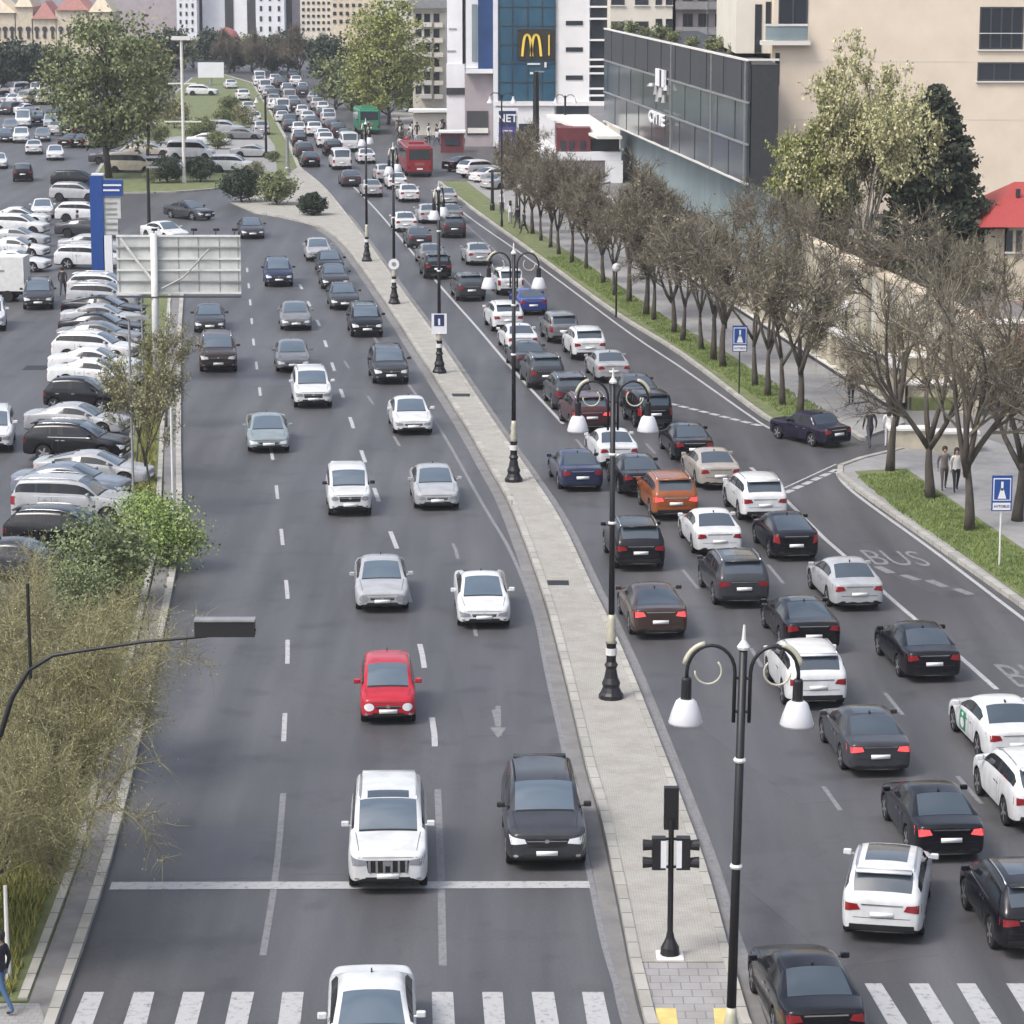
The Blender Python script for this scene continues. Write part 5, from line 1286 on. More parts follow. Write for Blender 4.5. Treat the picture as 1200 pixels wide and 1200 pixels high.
# ornate beige buildings at the top left
M['roof_pink'] = mat('faded_roof', (.36, .17, .15), .8, var=.15)
Y5 = 560 * KY
for (u0, v0, u1, v1, l, rr) in ((-30, 15, 18, 50, 'beige mansion with a tall dark arch at the upper left corner', None), (18.5, 8, 38, 50, 'plain beige gabled house between the arch and the pink roof', None), (38.5, 22, 66, 50, 'beige house with a pink roof at the upper left', 1), (66.5, 12, 104, 46, 'ornate beige house with arched windows left of the big green tree', 1), (104.5, 14, 132, 36, 'small cream house behind the top of the big green tree', None)):
    t = thing('ornate_house', l, 'house', (0, 0, 0)); bbox('wall', M['cream'], t, u0, v0, u1, 66, Y5, 10)
    a, b = PY(u0 - 1, v0, Y5), PY(u1 + 1, v0, Y5); h = 3.0; g = MB(); cx = (a.x + b.x) / 2
    g.add([(a.x, Y5 - .5, a.z), (b.x, Y5 - .5, a.z), (b.x, Y5 + 10.5, a.z), (a.x, Y5 + 10.5, a.z), (cx, Y5 + 1, a.z + h), (cx, Y5 + 9, a.z + h)], [(0, 1, 4), (1, 2, 5, 4), (2, 3, 5), (3, 0, 4, 5), (0, 3, 2, 1)])
    g.build('roof', M['roof_pink' if rr else 'cream'], t)
    for k in range(max(2, int((u1 - u0) / 8))):
        q = lerp(u0, u1, (k + .5) / max(2, int((u1 - u0) / 8))); bbox('window', M['darkwall'], t, q - 1.3, 34, q + 1.3, 45 if v1 > 40 else 40, Y5, .4, -.15)
        p = PY(q, 34, Y5); g = MB(); g.lathe([(.01, 0), (.46, .001), (.46, .2), (.01, .201)], n=12); g.v = [(x + p.x, Y5 - .15 - z + .2, y + p.z) for x, y, z in g.v]; g.build('arch_top', M['darkwall'], t)
for u0, u1, v in ((8, 34, 68), (53, 70, 70)):
    t = thing('awning', ('wide white awning among dark trees, left of two' if u0 < 20 else 'small curved white awning among dark trees, right of two'), 'awning', (0, 0, 0)); Ya = 470 * KY
    bbox('canopy', M['canvas'], t, u0, v - 3, u1, v + 2, Ya, 4)
    for u in (u0 + 1, u1 - 1): a = PY(u, v, Ya); g = MB(); g.tube([(a.x, Ya + .2, 0), (a.x, Ya + .2, a.z - .1)], .1, 6); g.build('post', M['white'], t)
t = thing('round_pavilion', 'small dull red domed pavilion below the white towers', 'pavilion', (0, 0, 0)); p = PY(266, 50, 640 * KY); g = MB(); g.lathe([(2.6, 0), (2.5, 1.2), (1.9, 2.2), (.9, 2.8), (.05, 3.1)], (p.x, p.y, p.z), 14); g.build('dome', M['terra'], t, smooth=True)
g = MB(); g.lathe([(2.3, 0), (2.3, p.z)], (p.x, p.y, 0), 14); g.build('wall', M['cream'], t)
# low red-fronted pavilion under the tower
Y6 = 292 * KY; sp = thing('shop_pavilion', 'low shop pavilion with a dark red front and pale flat roof', 'building', (0, 0, 0))
bbox('wall', M['redpanel'], sp, 652, 150, 692, 178, Y6, 7, .5); bbox('terrace', M['wall_white'], sp, 634, 178.3, 728, 188, Y6, 8); bbox('wall', M['pinkish'], sp, 636, 188.3, 722, 214, Y6, 7, .8)
bbox('glazing', M['win'], sp, 692.3, 163, 726, 177.8, Y6, 5, 1); bbox('pier', M['wall_white'], sp, 709, 188.4, 730, 216, Y6, .8, -.2)
a, b, c, d = PY(640, 137, Y6 + 8), PY(700, 163, Y6 - 1), PY(729, 163, Y6 - 1), PY(690, 137, Y6 + 8); g = MB(); up = Vector((0, 0, .25))
g.add([b, c, d, a, b + up, c + up, d + up, a + up], [(0, 3, 2, 1), (4, 5, 6, 7), (0, 1, 5, 4), (1, 2, 6, 5), (2, 3, 7, 6), (3, 0, 4, 7)]); g.build('roof', M['trim'], sp)
for u in (660, 670, 683): bbox('window', M['win'], sp, u - 3, 165, u + 3, 176, Y6, .1, .42)
for i, (u, v, r_) in enumerate(((622, 176, 1.6), (638, 178, 1.8))):
    t = thing('parasol', ('white parasol at the shop terrace, left of two', 'white parasol at the shop terrace, right of two')[i], 'parasol', G(u, 203)); p = PY(u, 165, 300); 
    g = MB(); g.lathe([(r_, 0), (r_ * .96, .1), (.7, .75), (.05, 1.0)], (0, 0, 2.2), 10); g.build('canopy', M['canvas'], t); g = MB(); g.tube([(0, 0, 0), (0, 0, 3.1)], .05, 6); g.build('pole', M['white'], t)
# house with red roof at the right edge
Y7 = 196 * KY; rh = thing('red_roofed_house', 'cream house with a bright red roof at the right edge', 'house', (0, 0, 0))
bbox('wall', M['cream'], rh, 1178, 262, 1290, 400, Y7, 9); bbox('wall', M['cream'], rh, 1150, 268, 1177.7, 400, Y7, 8, .6)
a = PY(1148, 266, Y7 - .6); b = PY(1300, 266, Y7 - .6); r0_ = PY(1189, 213, Y7 + 5); r1_ = PY(1270, 213, Y7 + 5)
g = MB(); z = a.z; g.add([(a.x, Y7 - .8, z), (b.x, Y7 - .8, z), (b.x, Y7 + 11, z), (a.x, Y7 + 11, z), (r0_.x, Y7 + 5, r0_.z), (r1_.x, Y7 + 5, r1_.z)], [(0, 1, 5, 4), (1, 2, 5), (2, 3, 4, 5), (3, 0, 4), (0, 3, 2, 1)]); g.build('roof', M['redroof'], rh)
g = MB(); p = PY(1193, 226, Y7 + 3); g.box((p.x, Y7 + 3, p.z), (.25, .3, .5)); g.build('vent', M['darkwall'], rh)
for u in (1183, 1194): window_px(rh, u - 4, 270, u + 4, 295, Y7, mull=0)
# terraces behind the near right verge
tr_ = thing('stone_terrace', 'stepped cream stone terrace with dark openings behind the tall trees', 'wall', (0, 0, 0)); Yt = 150 * KY
for k, (u0, v0, u1, v1, dy) in enumerate(((1062, 452, 1330, 520, 0), (1056, 420, 1330, 455, 3.2), (1040, 380, 1330, 425, 7))): bbox('step_wall', M['fence_stone'], tr_, u0, v0, u1, v1 + 14, Yt + dy, 3)
for u in range(1075, 1300, 22): bbox('opening', M['darkwall'], tr_, u, 470, u + 9, 498, Yt, .2, -.1)
for v, dy in ((452, -.2), (420, 3.0), (380, 6.8)): bbox('coping', M['trim'], tr_, 1040, v - 2.5, 1330, v - .2, Yt + dy, 1.2)
for i, (u, v) in enumerate(((1067, 524), (1118, 528))):
    t = thing('stone_planter', ('pale stone block at the entrance behind the tall trees, left of two', 'pale stone block at the entrance behind the tall trees, right of two')[i], 'planter', G(u, v, .12)); g = MB(); g.box((0, 0, .4), (1.9, .8, .8)); g.build('block', M['fence_stone'], t); g = MB(); g.box((0, 0, .86), (2.1, 1.0, .1)); g.build('coping', M['trim'], t)
# columned fence with wall and higher terrace behind
fc = thing('columned_fence', 'long cream fence with many square columns along the right pavement', 'fence', FA); dF = (FB - FA).normalized(); nF = Vector((dF.y, -dF.x, 0)); LF = (FB - FA).length; aF = math.atan2(dF.y, dF.x)
def fbox(name, m, s0, s1, z0, z1, off, th, parent=fc):
    c = dF * ((s0 + s1) / 2) + nF * (off + th / 2); g = MB(); g.box((c.x, c.y, (z0 + z1) / 2), (s1 - s0, th, z1 - z0), aF); return g.build(name, m, parent)
if nF.x < 0: nF = -nF
fbox('plinth', M['darkwall'], 0, LF, 0, .32, .05, .5); fbox('plinth_cap', M['trim'], 0, LF, .32, .4, .02, .56)
n = int(LF / 2.1)
for k in range(n): fbox('column', M['fence_stone'], k * 2.1, k * 2.1 + .8, .4, 2.1, .1, .4)
fbox('infill', M['fence_stone'], 0, LF, .4, 1.95, .72, .12); fbox('top_beam', M['trim'], -.1, LF, 2.1, 2.32, 0, .6)
hw_ = thing('terrace_wall', 'high sloping cream wall rising behind the columned fence', 'wall', FA)
LT = (G(872, 373) - FA).length; fbox('wall', M['fence_stone'], -2, LT, 0, 4.6, 3.4, .5, hw_); fbox('coping', M['cream'], -2, LT, 4.6, 4.85, 3.3, .7, hw_)
for k in range(int(LT / 4)): fbox('pilaster', M['trim'], k * 4, k * 4 + .5, 0, 4.55, 3.2, .18, hw_)
slabg = MB(); q = [FA + nF * 1.2, FB + nF * 1.2, FB + nF * 3.35, FA + nF * 3.35]; slabg.prism(q, 0, .6); struct(slabg.build('raised_bed', M['soil']))

# ================================================================ STREET FURNITURE
def tubearc(cx, cz, r, a0, a1, n, sx=1, sz=1): return [(cx + sx * r * math.cos(lerp(a0, a1, k / n)), 0, cz + sz * r * math.sin(lerp(a0, a1, k / n))) for k in range(n + 1)]
def make_lamp(label, pos, group, sc=1):
    t = thing('street_lamp', label, 'street lamp', pos, 0, group); t.scale = (sc,) * 3
    g = MB(); g.lathe([(.36, 0), (.36, .12), (.30, .2), (.24, .34), (.27, .46), (.2, .62), (.15, .9), (.2, 1.0), (.14, 1.1), (.14, 1.6), (.17, 1.66)], n=12); g.build('base', M['black_metal'], t, smooth=False)
    g = MB(); g.lathe([(.17, 1.66), (.11, 1.76), (.16, 1.86), (.1, 2.05), (.13, 2.2), (.1, 2.36), (.09, 2.5)], n=12); g.build('gilded_collar', M['gold'], t, smooth=True)
    g = MB(); g.lathe([(.165, 1.3), (.165, 1.5)], n=12); g.build('white_band', M['white'], t)
    g = MB(); g.lathe([(.09, 2.5), (.08, 5), (.075, 9.25)], n=10); g.build('pole', M['black_metal'], t, smooth=True)
    g = MB(); g.lathe([(.1, 9.25), (.12, 9.3), (.04, 9.42), (.02, 9.7)], n=8); g.build('finial', M['gold' if 0 else 'white'], t)
    for z in (7.2, 5.2): g = MB(); g.lathe([(.1, z - .04), (.12, z), (.1, z + .04)], n=10); g.build('ring', M['white'], t)
    for s in (-1, 1):
        g = MB(); pts = [(s * .14, 0, 7.9), (s * .14, 0, 8.77)] + tubearc(s * .57, 8.82, .43, math.pi if s > 0 else 0, 0 if s > 0 else math.pi, 12, 1, 1.15)
        g.tube(pts + [(s * 1.0, 0, 8.67)], .035, 6); arm = g.build('arm', M['black_metal'], t, smooth=True)
        for z in (8.1, 8.72): g = MB(); g.tube([(0, 0, z), (s * .16, 0, z)], .03, 5); g.build('bracket', M['black_metal'], arm)
        g = MB(); g.tube(tubearc(s * .62, 8.84, .24, math.pi * (.0 if s > 0 else 1), math.pi * (-1.25 if s > 0 else 2.25), 12), .02, 5); g.tube(tubearc(s * .62, 8.84, .44, math.pi * (.45 if s > 0 else .55), math.pi * (.08 if s > 0 else .92), 6, 1, 1.17), .05, 6); g.build('scroll', M['gold'], t, smooth=True)
        g = MB(); g.lathe([(.07, 8.72), (.09, 8.68), (.095, 8.34), (.12, 8.30)], (s * 1.0, 0, 0), 10); g.build('lamp_holder', M['black_metal'], t)
        g = MB(); g.lathe([(.13, 8.32), (.19, 8.27), (.26, 8.08), (.31, 7.90), (.30, 7.86), (.24, 7.86)], (s * 1.0, 0, 0), 16); g.build('lamp_shade', M['shade_glass'], t, smooth=True)
    return t
for (u, v, l, z) in ((852, 1330, 'nearest black twin-arm street lamp with white shades, its foot below the photo', .12), (716, 818, 'second nearest twin-arm street lamp, with gilded collar, on the median', .14), (602, 564, 'third twin-arm street lamp from the camera, on the median', .14),
        (515, 437, 'fourth twin-arm street lamp, carrying a rectangular sign', .14), (462, 356, 'fifth twin-arm street lamp, carrying a round sign', .14), (430, 306, 'farthest twin-arm street lamp on the median', .14)):
    lt_ = make_lamp(l, G(u, v, z), 'twin-arm lamps on the median', 1.02)
    if v < 500: lt_.rotation_euler = (0, 0, R(78))
    if v > 1300: lt_.rotation_euler = (0, R(1.0), 0)
# signs on the lamps
def sign_board(label, pos, w_, h, mats, cat='sign', name='road_sign', rz=0):
    t = thing(name, label, cat, pos, rz); return t
p = G(515, 437, .14) + Vector((0, -.14, 0)); t = thing('road_sign', 'rectangular white sign with a dark figure on the fourth median lamp', 'sign', (p.x, p.y, 2.2))
g = MB(); g.box((0, 0, .52), (.78, .03, 1.05)); g.build('panel', M['wall_white'], t); g = MB(); g.box((0, -.02, .70), (.52, .012, .6)); g.build('picture_field', M['navy'], t)
g = MB(); g.box((0, -.032, .62), (.1, .012, .34)); g.lathe([(.01, 0), (.07, .001), (.07, .012), (.01, .013)], n=10); g.build('figure', M['wall_white'], t)
p = G(462, 356, .14) + Vector((0, -.14, 0)); t = thing('road_sign', 'round white sign on the fifth median lamp', 'sign', (p.x, p.y, 2.6)); g = MB(); g.lathe([(.01, 0), (.33, .001), (.33, .03), (.01, .031)], n=20); g.v = [(x, z, y) for x, y, z in g.v]; g.build('panel', M['wall_white'], t)
g = MB(); g.lathe([(.12, 0), (.14, .001), (.14, .012), (.12, .013)], n=16); g.v = [(x, -z - .002, y) for x, y, z in g.v]; g.build('symbol', M['grey_metal'], t)
def bus_sign(label, pos, h, post):
    t = thing('bus_stop_sign', label, 'sign', pos); t.scale = (.85, .85, .95); g = MB(); g.tube([(0, 0, 0), (0, 0, h - .2)], .04, 8); g.build('post', M[post], t)
    g = MB(); g.box((0, -.06, h + .02), (.86, .04, 1.36)); g.build('panel', M['blue'], t)
    g = MB(); g.box((0, -.085, h + .17), (.74, .012, .86)); g.build('frame', M['wall_white'], t); g = MB(); g.box((0, -.094, h + .17), (.66, .01, .78)); g.build('picture_field', M['blue'], t)
    g = MB(); g.box((0, -.102, h + .3), (.1, .008, .34)); g.add([(-.18, -.106, h - .18), (.18, -.106, h - .18), (.05, -.106, h + .22), (-.05, -.106, h + .22)], [(0, 1, 2, 3)]); g.build('figure', M['wall_white'], t)
    g = MB(); g.box((0, -.086, h - .48), (.74, .012, .28)); cap = g.build('caption_plate', M['wall_white'], t)
    me = text_mesh('caption', 'AVTOBUS', .15, M['navy'], .003, .002); c = put('caption', me, cap); c.location = (0, -.097, h - .48); c.rotation_euler = (math.pi / 2, 0, 0)
bus_sign('blue and white sign on a white post at the right edge', G(1171, 662, .15), 2.75, 'white')
bus_sign('blue and white sign on a dark post on the right verge between the trees', G(866, 462, .13), 2.9, 'black_metal')
# ball lamps
for i, (u, v, h) in enumerate(((722, 372, 2.7), (609, 268, 3.0), (990, 436, 3.2))):
    t = thing('ball_lamp', ('small white ball lamp among the trees left of the verge sign', 'small white ball lamp at the far end of the tree row', 'ball lamp beside the columned fence')[i], 'street lamp', G(u, v, .1)); g = MB(); g.tube([(0, 0, 0), (0, 0, h)], .06, 8); g.build('pole', M['black_metal'], t)
    g = MB(); g.lathe([(.05, 0), (.2, .08), (.27, .27), (.2, .46), (.03, .54)], (0, 0, h), 12); g.build('globe', M['shade_glass'], t, smooth=True)
# median traffic light
t = thing('traffic_light', 'black traffic light with three signal heads on the tip of the median', 'traffic light', G(785, 1122, .12))
g = MB(); g.lathe([(.42, 0), (.42, .06), (.36, .08)], n=4); g.v = [(x * .72 - y * .72, x * .72 + y * .72, z) for x, y, z in g.v]; g.build('footing', M['trim'], t)
g = MB(); g.lathe([(.22, .06), (.2, .25), (.1, .45), (.07, .6)], n=10); g.build('base', M['black_metal'], t); g = MB(); g.lathe([(.065, .5), (.06, 3.2)], n=10); g.build('pole', M['black_metal'], t)
g = MB(); g.box((0, .1, 3.42), (.32, .2, .95)); hd = g.build('signal_head', M['black_metal'], t)
for z in (3.13, 3.42, 3.71): g = MB(); g.lathe([(.12, 0), (.12, .18)], n=12); g.v = [(x, -.0 + z_ + .2, y + z) for x, y, z_ in g.v]; g.build('visor', M['under'], hd)
for s in (-1, 1):
    g = MB(); g.box((s * .27, 0, 2.42), (.3, .24, .72)); h_ = g.build('signal_head', M['black_metal'], t); g = MB(); g.box((s * .17, -.125, 2.42), (.12, .01, .62)); g.build('white_strip', M['wall_white'], h_)
    for z in (2.2, 2.6): g = MB(); g.lathe([(.11, 0), (.13, .2)], n=12); g.v = [(s * (.42 + z_), x, y + z) for x, y, z_ in g.v]; g.build('visor', M['under'], h_)
for z in (2.1, 2.74): g = MB(); g.box((0, 0, z), (.6, .06, .05)); g.build('bracket', M['black_metal'], t)
# mast arm over the left carriageway
t = thing('signal_mast', 'long curved mast arm carrying a dark signal box over the left carriageway', 'traffic light', G(-40, 1130, .1)); Ym = t.location.y
def rel(u, v): q = PY(u, v, Ym); return Vector((q.x - t.location.x, 0, q.z - t.location.z))
g = MB(); g.tube([(0, 0, 0), (0, 0, 3)] + [rel(-36, 960), rel(-20, 900), rel(0, 862), rel(14, 818), rel(34, 785), rel(62, 768), rel(100, 762), rel(170, 752), rel(240, 746), rel(300, 738)], [.12, .11, .09, .07, .065, .055, .05, .045, .04, .035, .03, .025], 8); g.build('mast', M['black_metal'], t, smooth=True)
a, b = rel(228, 745), rel(298, 732); g = MB(); g.box(((a.x + b.x) / 2, .12, (a.z + b.z) / 2 + .02), (abs(b.x - a.x), .3, .34)); hd = g.build('signal_head', M['under'], t)
g = MB(); g.box(((a.x + b.x) / 2, .12, (a.z + b.z) / 2 + .21), (abs(b.x - a.x) + .02, .34, .04)); g.build('cover', M['grey_metal'], hd)
a = rel(36, 795); g = MB(); g.tube([a, a + Vector((0, 0, 2.1))], .04, 6); g.build('upright', M['black_metal'], t)
# big billboard seen from the back
p0 = G(184, 446, .13); Yb = p0.y; t = thing('billboard', 'large billboard seen from its pale panelled back on a white post', 'billboard', p0)
def rb(u, v, dy=0): q = PY(u, v, Yb + dy); return Vector((q.x - p0.x, dy, q.z - p0.z))
a, b = rb(137, 345), rb(281, 276); g = MB(); g.box(((a.x + b.x) / 2, .3, (a.z + b.z) / 2), (b.x - a.x, .1, b.z - a.z)); g.build('board', M['board_back'], t)
for k in range(6): g = MB(); z = lerp(a.z + .05, b.z - .05, k / 5); g.box(((a.x + b.x) / 2, .2, z), (b.x - a.x, .07, .09)); g.build('cross_rail', M['grey_metal'] if k in (1, 4) else M['white'], t)
for f_ in (.02, .28, .5, .66, .83, .98): g = MB(); g.box((lerp(a.x, b.x, f_), .245, (a.z + b.z) / 2), (.05, .03, b.z - a.z - .05)); g.build('seam_rib', M['grey_metal'], t)
g = MB(); g.lathe([(.2, 0), (.17, b.z + .1)], n=12); g.build('post', M['white'], t, smooth=True)
g = MB(); g.tube([rb(141, 279), rb(160, 305), rb(182, 333)], .07, 6); g.build('brace', M['white'], t); g = MB(); g.tube([rb(245, 292), rb(215, 325), rb(190, 338)], .05, 6); g.build('brace', M['grey_metal'], t)
g = MB(); g.box(((a.x + b.x) / 2, .05, a.z - .12), (b.x - a.x, .5, .05)); g.build('catwalk', M['darkwall'], t)
for f_ in (.3, .62, .8, .95): g = MB(); q = lerp(a.x, b.x, f_); g.tube([(q, .3, b.z), (q, .75, b.z + .25)], .03, 5); g.box((q, .8, b.z + .22), (.3, .14, .12)); g.build('floodlight', M['black_metal'], t)
# blue price pylon
p0 = G(114, 336, .05); Yb = p0.y; t = thing('pylon_sign', 'tall blue pylon sign at the end of the parked row', 'sign', p0)
def pb(name, m, u0, v0, u1, v1, d=.5, dy=0): 
    a, b = rb(u0, v1, dy), rb(u1, v0, dy); g = MB(); g.box(((a.x + b.x) / 2, dy + d / 2, (a.z + b.z) / 2), (b.x - a.x, d, b.z - a.z)); return g.build(name, m, t)
pb('column', M['blue'], 108, 206, 120, 332); pb('head', M['blue'], 120.2, 211, 143, 230); pb('price_board', M['board_back'], 120.3, 232, 141, 256, .2, .1); pb('price_board', M['board_back'], 120.3, 257, 138, 275, .2, .12); pb('white_column', M['wall_white'], 122, 276, 131, 322, .3)
pb('crown', M['wall_white'], 107, 203.5, 121, 205.7, .55); pb('stripe', M['wall_white'], 121, 216, 142, 218, .03, -.04); pb('stripe', M['wall_white'], 121, 222, 140, 224, .03, -.04)
for v in (238, 245, 251, 262, 269): pb('price_row', M['grey_metal'], 122.5, v - 1, 137, v + .8, .02, .07)
# violet pylon by the far kerb
p0 = G(594, 212, .1); Yb = p0.y; t = thing('pylon_sign', 'dark violet pylon sign with a white frame at the far right kerb', 'sign', p0)
pb('frame', M['wall_white'], 582, 127, 607, 210, .4, .05); pb('panel', M['navy'], 584.5, 130, 604.5, 190, .1, -.05)
for k in range(4): pb('violet_row', M['violet'], 585, 149 + k * 10, 604, 156.5 + k * 10, .04, -.085)
for k in range(4): pb('text_row', M['wall_white'], 588, 152.5 + k * 10, 600.5, 154 + k * 10, .03, -.11)
me = text_mesh('lettering', 'NET', 1.0, M['wall_white'], .02, .02); o = put('lettering', me, t); a = rb(594.5, 139, -.1); o.location = a; o.rotation_euler = (math.pi / 2, 0, 0)
# white board in the distance
p0 = G(247, 100, .1); Yb = p0.y; t = thing('billboard', 'small white billboard in the distance above the island lawn', 'billboard', p0); pb('board', M['wall_white'], 232, 73, 262, 91, .3); pb('board_frame', M['darkwall'], 231, 71, 263, 73, .4)
g = MB(); g.tube([(0, .2, 0), (0, .2, rb(247, 91).z)], .2, 8); g.build('post', M['grey_metal'], t)
# slim poles
def pole(name, label, cat, u, v, vt, r_, m, extra=None):
    p = G(u, v, .1); t = thing(name, label, cat, p); h = PY(u, vt, p.y).z; g = MB(); g.lathe([(r_ * 1.5, 0), (r_ * 1.4, .5), (r_, .6), (r_ * .8, h - .1)], n=8); g.build('pole', M[m], t)
    if extra: extra(t, h)
    return t
def twin(t, h):
    for s in (-1, 1): 
        g = MB(); g.tube([(0, 0, h - .6)] + [(s * .5 + s * -.5 * math.cos(q), 0, h - .6 + .6 * math.sin(q)) for q in (.6, 1.2, 1.8, 2.4)], .04, 5); g.build('arm', M['black_metal'], t)
        g = MB(); g.lathe([(.08, .2), (.1, 0), (.26, -.3)], (s * .9, 0, h - .5), 10); g.build('lamp_shade', M['shade_glass'], t)
def cap(t, h): g = MB(); g.box((.35, 0, h - .1), (.9, .25, .12)); g.build('lamp_head', M['grey_metal'], t)
def cross(t, h):
    for z, w_ in ((h - .2, 1.9), (h * .68, 2.6), (h * .42, 3.4)): g = MB(); g.box((0, 0, z), (w_, .12, .12)); g.build('crossbar', M['trim'], t)
    g = MB(); g.box((0, -.1, h - .15), (1.7, .3, .35)); g.build('floodlight_box', M['trim'], t)
pole('lighting_mast', 'tall pale mast with crossbars on the island lawn', 'mast', 216, 214, 44, .16, 'trim', cross)
pole('street_lamp', 'tall dark street lamp on the island right of the bright lawn', 'street lamp', 312, 186, 112, .13, 'black_metal', twin)
pole('post', 'dark post at the tip of the island lawn', 'post', 337, 203, 160, .2, 'grey_metal')
pole('street_lamp', 'dark street lamp pole above the billboard', 'street lamp', 175, 275, 196, .14, 'black_metal', cap)
pole('street_lamp', 'black street lamp by the violet pylon at the far kerb', 'street lamp', 588, 266, 110, .07, 'black_metal', twin)
pole('street_lamp', 'thick dark pole in front of the yellow arched sign', 'street lamp', 628, 200, 84, .34, 'black_metal', cap)
pole('street_lamp', 'twin lamp post beside the low shop pavilion', 'street lamp', 662, 205, 112, .12, 'black_metal', twin)
pole('post', 'black post in the wide junction near the red bus', 'post', 577, 247, 200, .14, 'black_metal')
pole('street_lamp', 'thin pale pole along the noses of the parked cars', 'street lamp', 157, 602, 372, .055, 'grey_metal', cap)
pole('post', 'thin white post at the kerb of the left carriageway', 'post', 204, 642, 478, .05, 'white')
pole('post', 'short white post right of the billboard post', 'post', 200, 398, 352, .06, 'white')
pole('post', 'thin pale post in the lower left verge', 'post', 10, 1152, 1038, .05, 'trim')
pole('post', 'thin grey post left of the billboard post', 'post', 168, 440, 345, .05, 'grey_metal')
# bus
def bus(label, u, v, m, L=9.5, W=2.5, H=2.9, away=True, rz=None, cat='bus'):
    d = flow(MR, RK, u, v); p = G(u, v); pos = p + d * L / 2; t = thing('bus', label, cat, pos, math.atan2(-d.x, d.y))
    g = MB(); g.box((0, 0, H / 2 + .2), (W, L, H - .4)); me = g.build('body', m, link=False); bm = bmesh.new(); bm.from_mesh(me); bmesh.ops.bevel(bm, geom=bm.edges[:], offset=.16, segments=3, affect='EDGES'); bm.to_mesh(me); bm.free(); put('body', me, t)
    for s in (-1, 1):
        g = MB(); g.box((s * (W / 2 + .005), 0, 2.05), (.02, L * .88, .85)); g.build('side_window', M['win'], t)
        for y in (-L / 2 + 2, L / 2 - 2.2): g = MB(); g.lathe([(.42, 0), (.45, .03), (.45, .25), (.42, .28)], n=16); g.v = [(s * (W / 2 - .27 + z), x + y, y_ + .46) for x, y_, z in g.v]; g.build('wheel', M['rubber'], t)
        g = MB(); g.box((s * W * .4, -L / 2 - .01, .95), (.22, .04, .3)); g.build('tail_light', M['lampr'], t)
        g = MB(); g.box((s * W * .38, L / 2 + .01, .95), (.3, .04, .2)); g.build('headlight', M['lampw'], t)
    g = MB(); g.box((0, -L / 2 - .005, 2.15), (W * .8, .03, .95)); g.build('rear_window', M['win'], t); g = MB(); g.box((0, L / 2 + .005, 1.95), (W * .9, .03, 1.25)); g.build('windshield', M['win'], t)
    g = MB(); g.box((0, -L / 2 - .02, 1.25), (.9, .03, .25)); g.build('destination_plate', M['terra'], t); g = MB(); g.box((0, -L / 2 - .02, .8), (.55, .03, .14)); g.build('number_plate', M['plate'], t)
    g = MB(); g.box((0, 0, H + .06), (1.4, 2.2, .22)); g.build('roof_unit', m, t); g = MB(); g.box((0, -L / 2 - .01, .45), (W * .92, .06, .22)); g.build('bumper', M['under'], t)
    return t
M['bus_red'] = mat('bus_red', (.22, .015, .022), .35, coat=.3); M['bus_green'] = mat('bus_green', (.03, .20, .11), .35, coat=.3)
bus('red city bus seen from behind', 492, 208, M['bus_red']); bus('green and white bus in the distant junction', 433, 158, M['bus_green'], 8)
# white truck at the left edge
t = thing('box_truck', 'white box van with faint lettering at the left edge beside the parked cars', 'truck', G(-2, 352), R(88)); g = MB(); g.box((0, 1.9, 1.75), (2.0, 3.9, 2.1)); g.v = [(x, -y + 2, z) for x, y, z in g.v]; g.build('cargo_box', M['white'], t)
g = MB(); g.box((0, 3.1, 1.15), (1.9, 1.9, 1.7)); me = g.build('cab', M['white'], link=False); bm = bmesh.new(); bm.from_mesh(me); bmesh.ops.bevel(bm, geom=bm.edges[:], offset=.2, segments=3, affect='EDGES'); bm.to_mesh(me); bm.free(); put('cab', me, t)
g = MB(); g.box((0, 1, .55), (1.5, 5.6, .2)); g.build('chassis', M['under'], t)
for s in (-1, 1):
    for y in (-.8, 3.2): g = MB(); g.lathe([(.34, 0), (.37, .03), (.37, .22), (.34, .25)], n=16); g.v = [(s * (.78 + z), x + y, y_ + .37) for x, y_, z in g.v]; g.build('wheel', M['rubber'], t)
g = MB(); g.box((0, 3.95, 1.5), (1.6, .35, .6)); g.build('windshield', M['glass'], t)
for z, w_ in ((1.95, 1.5), (1.6, .9)): g = MB(); g.box((1.006, .1, z), (.008, w_, .14)); g.build('faint_lettering', M['grey_metal'], t); g = MB(); g.box((-1.006, .1, z), (.008, w_, .14)); g.build('faint_lettering', M['grey_metal'], t)

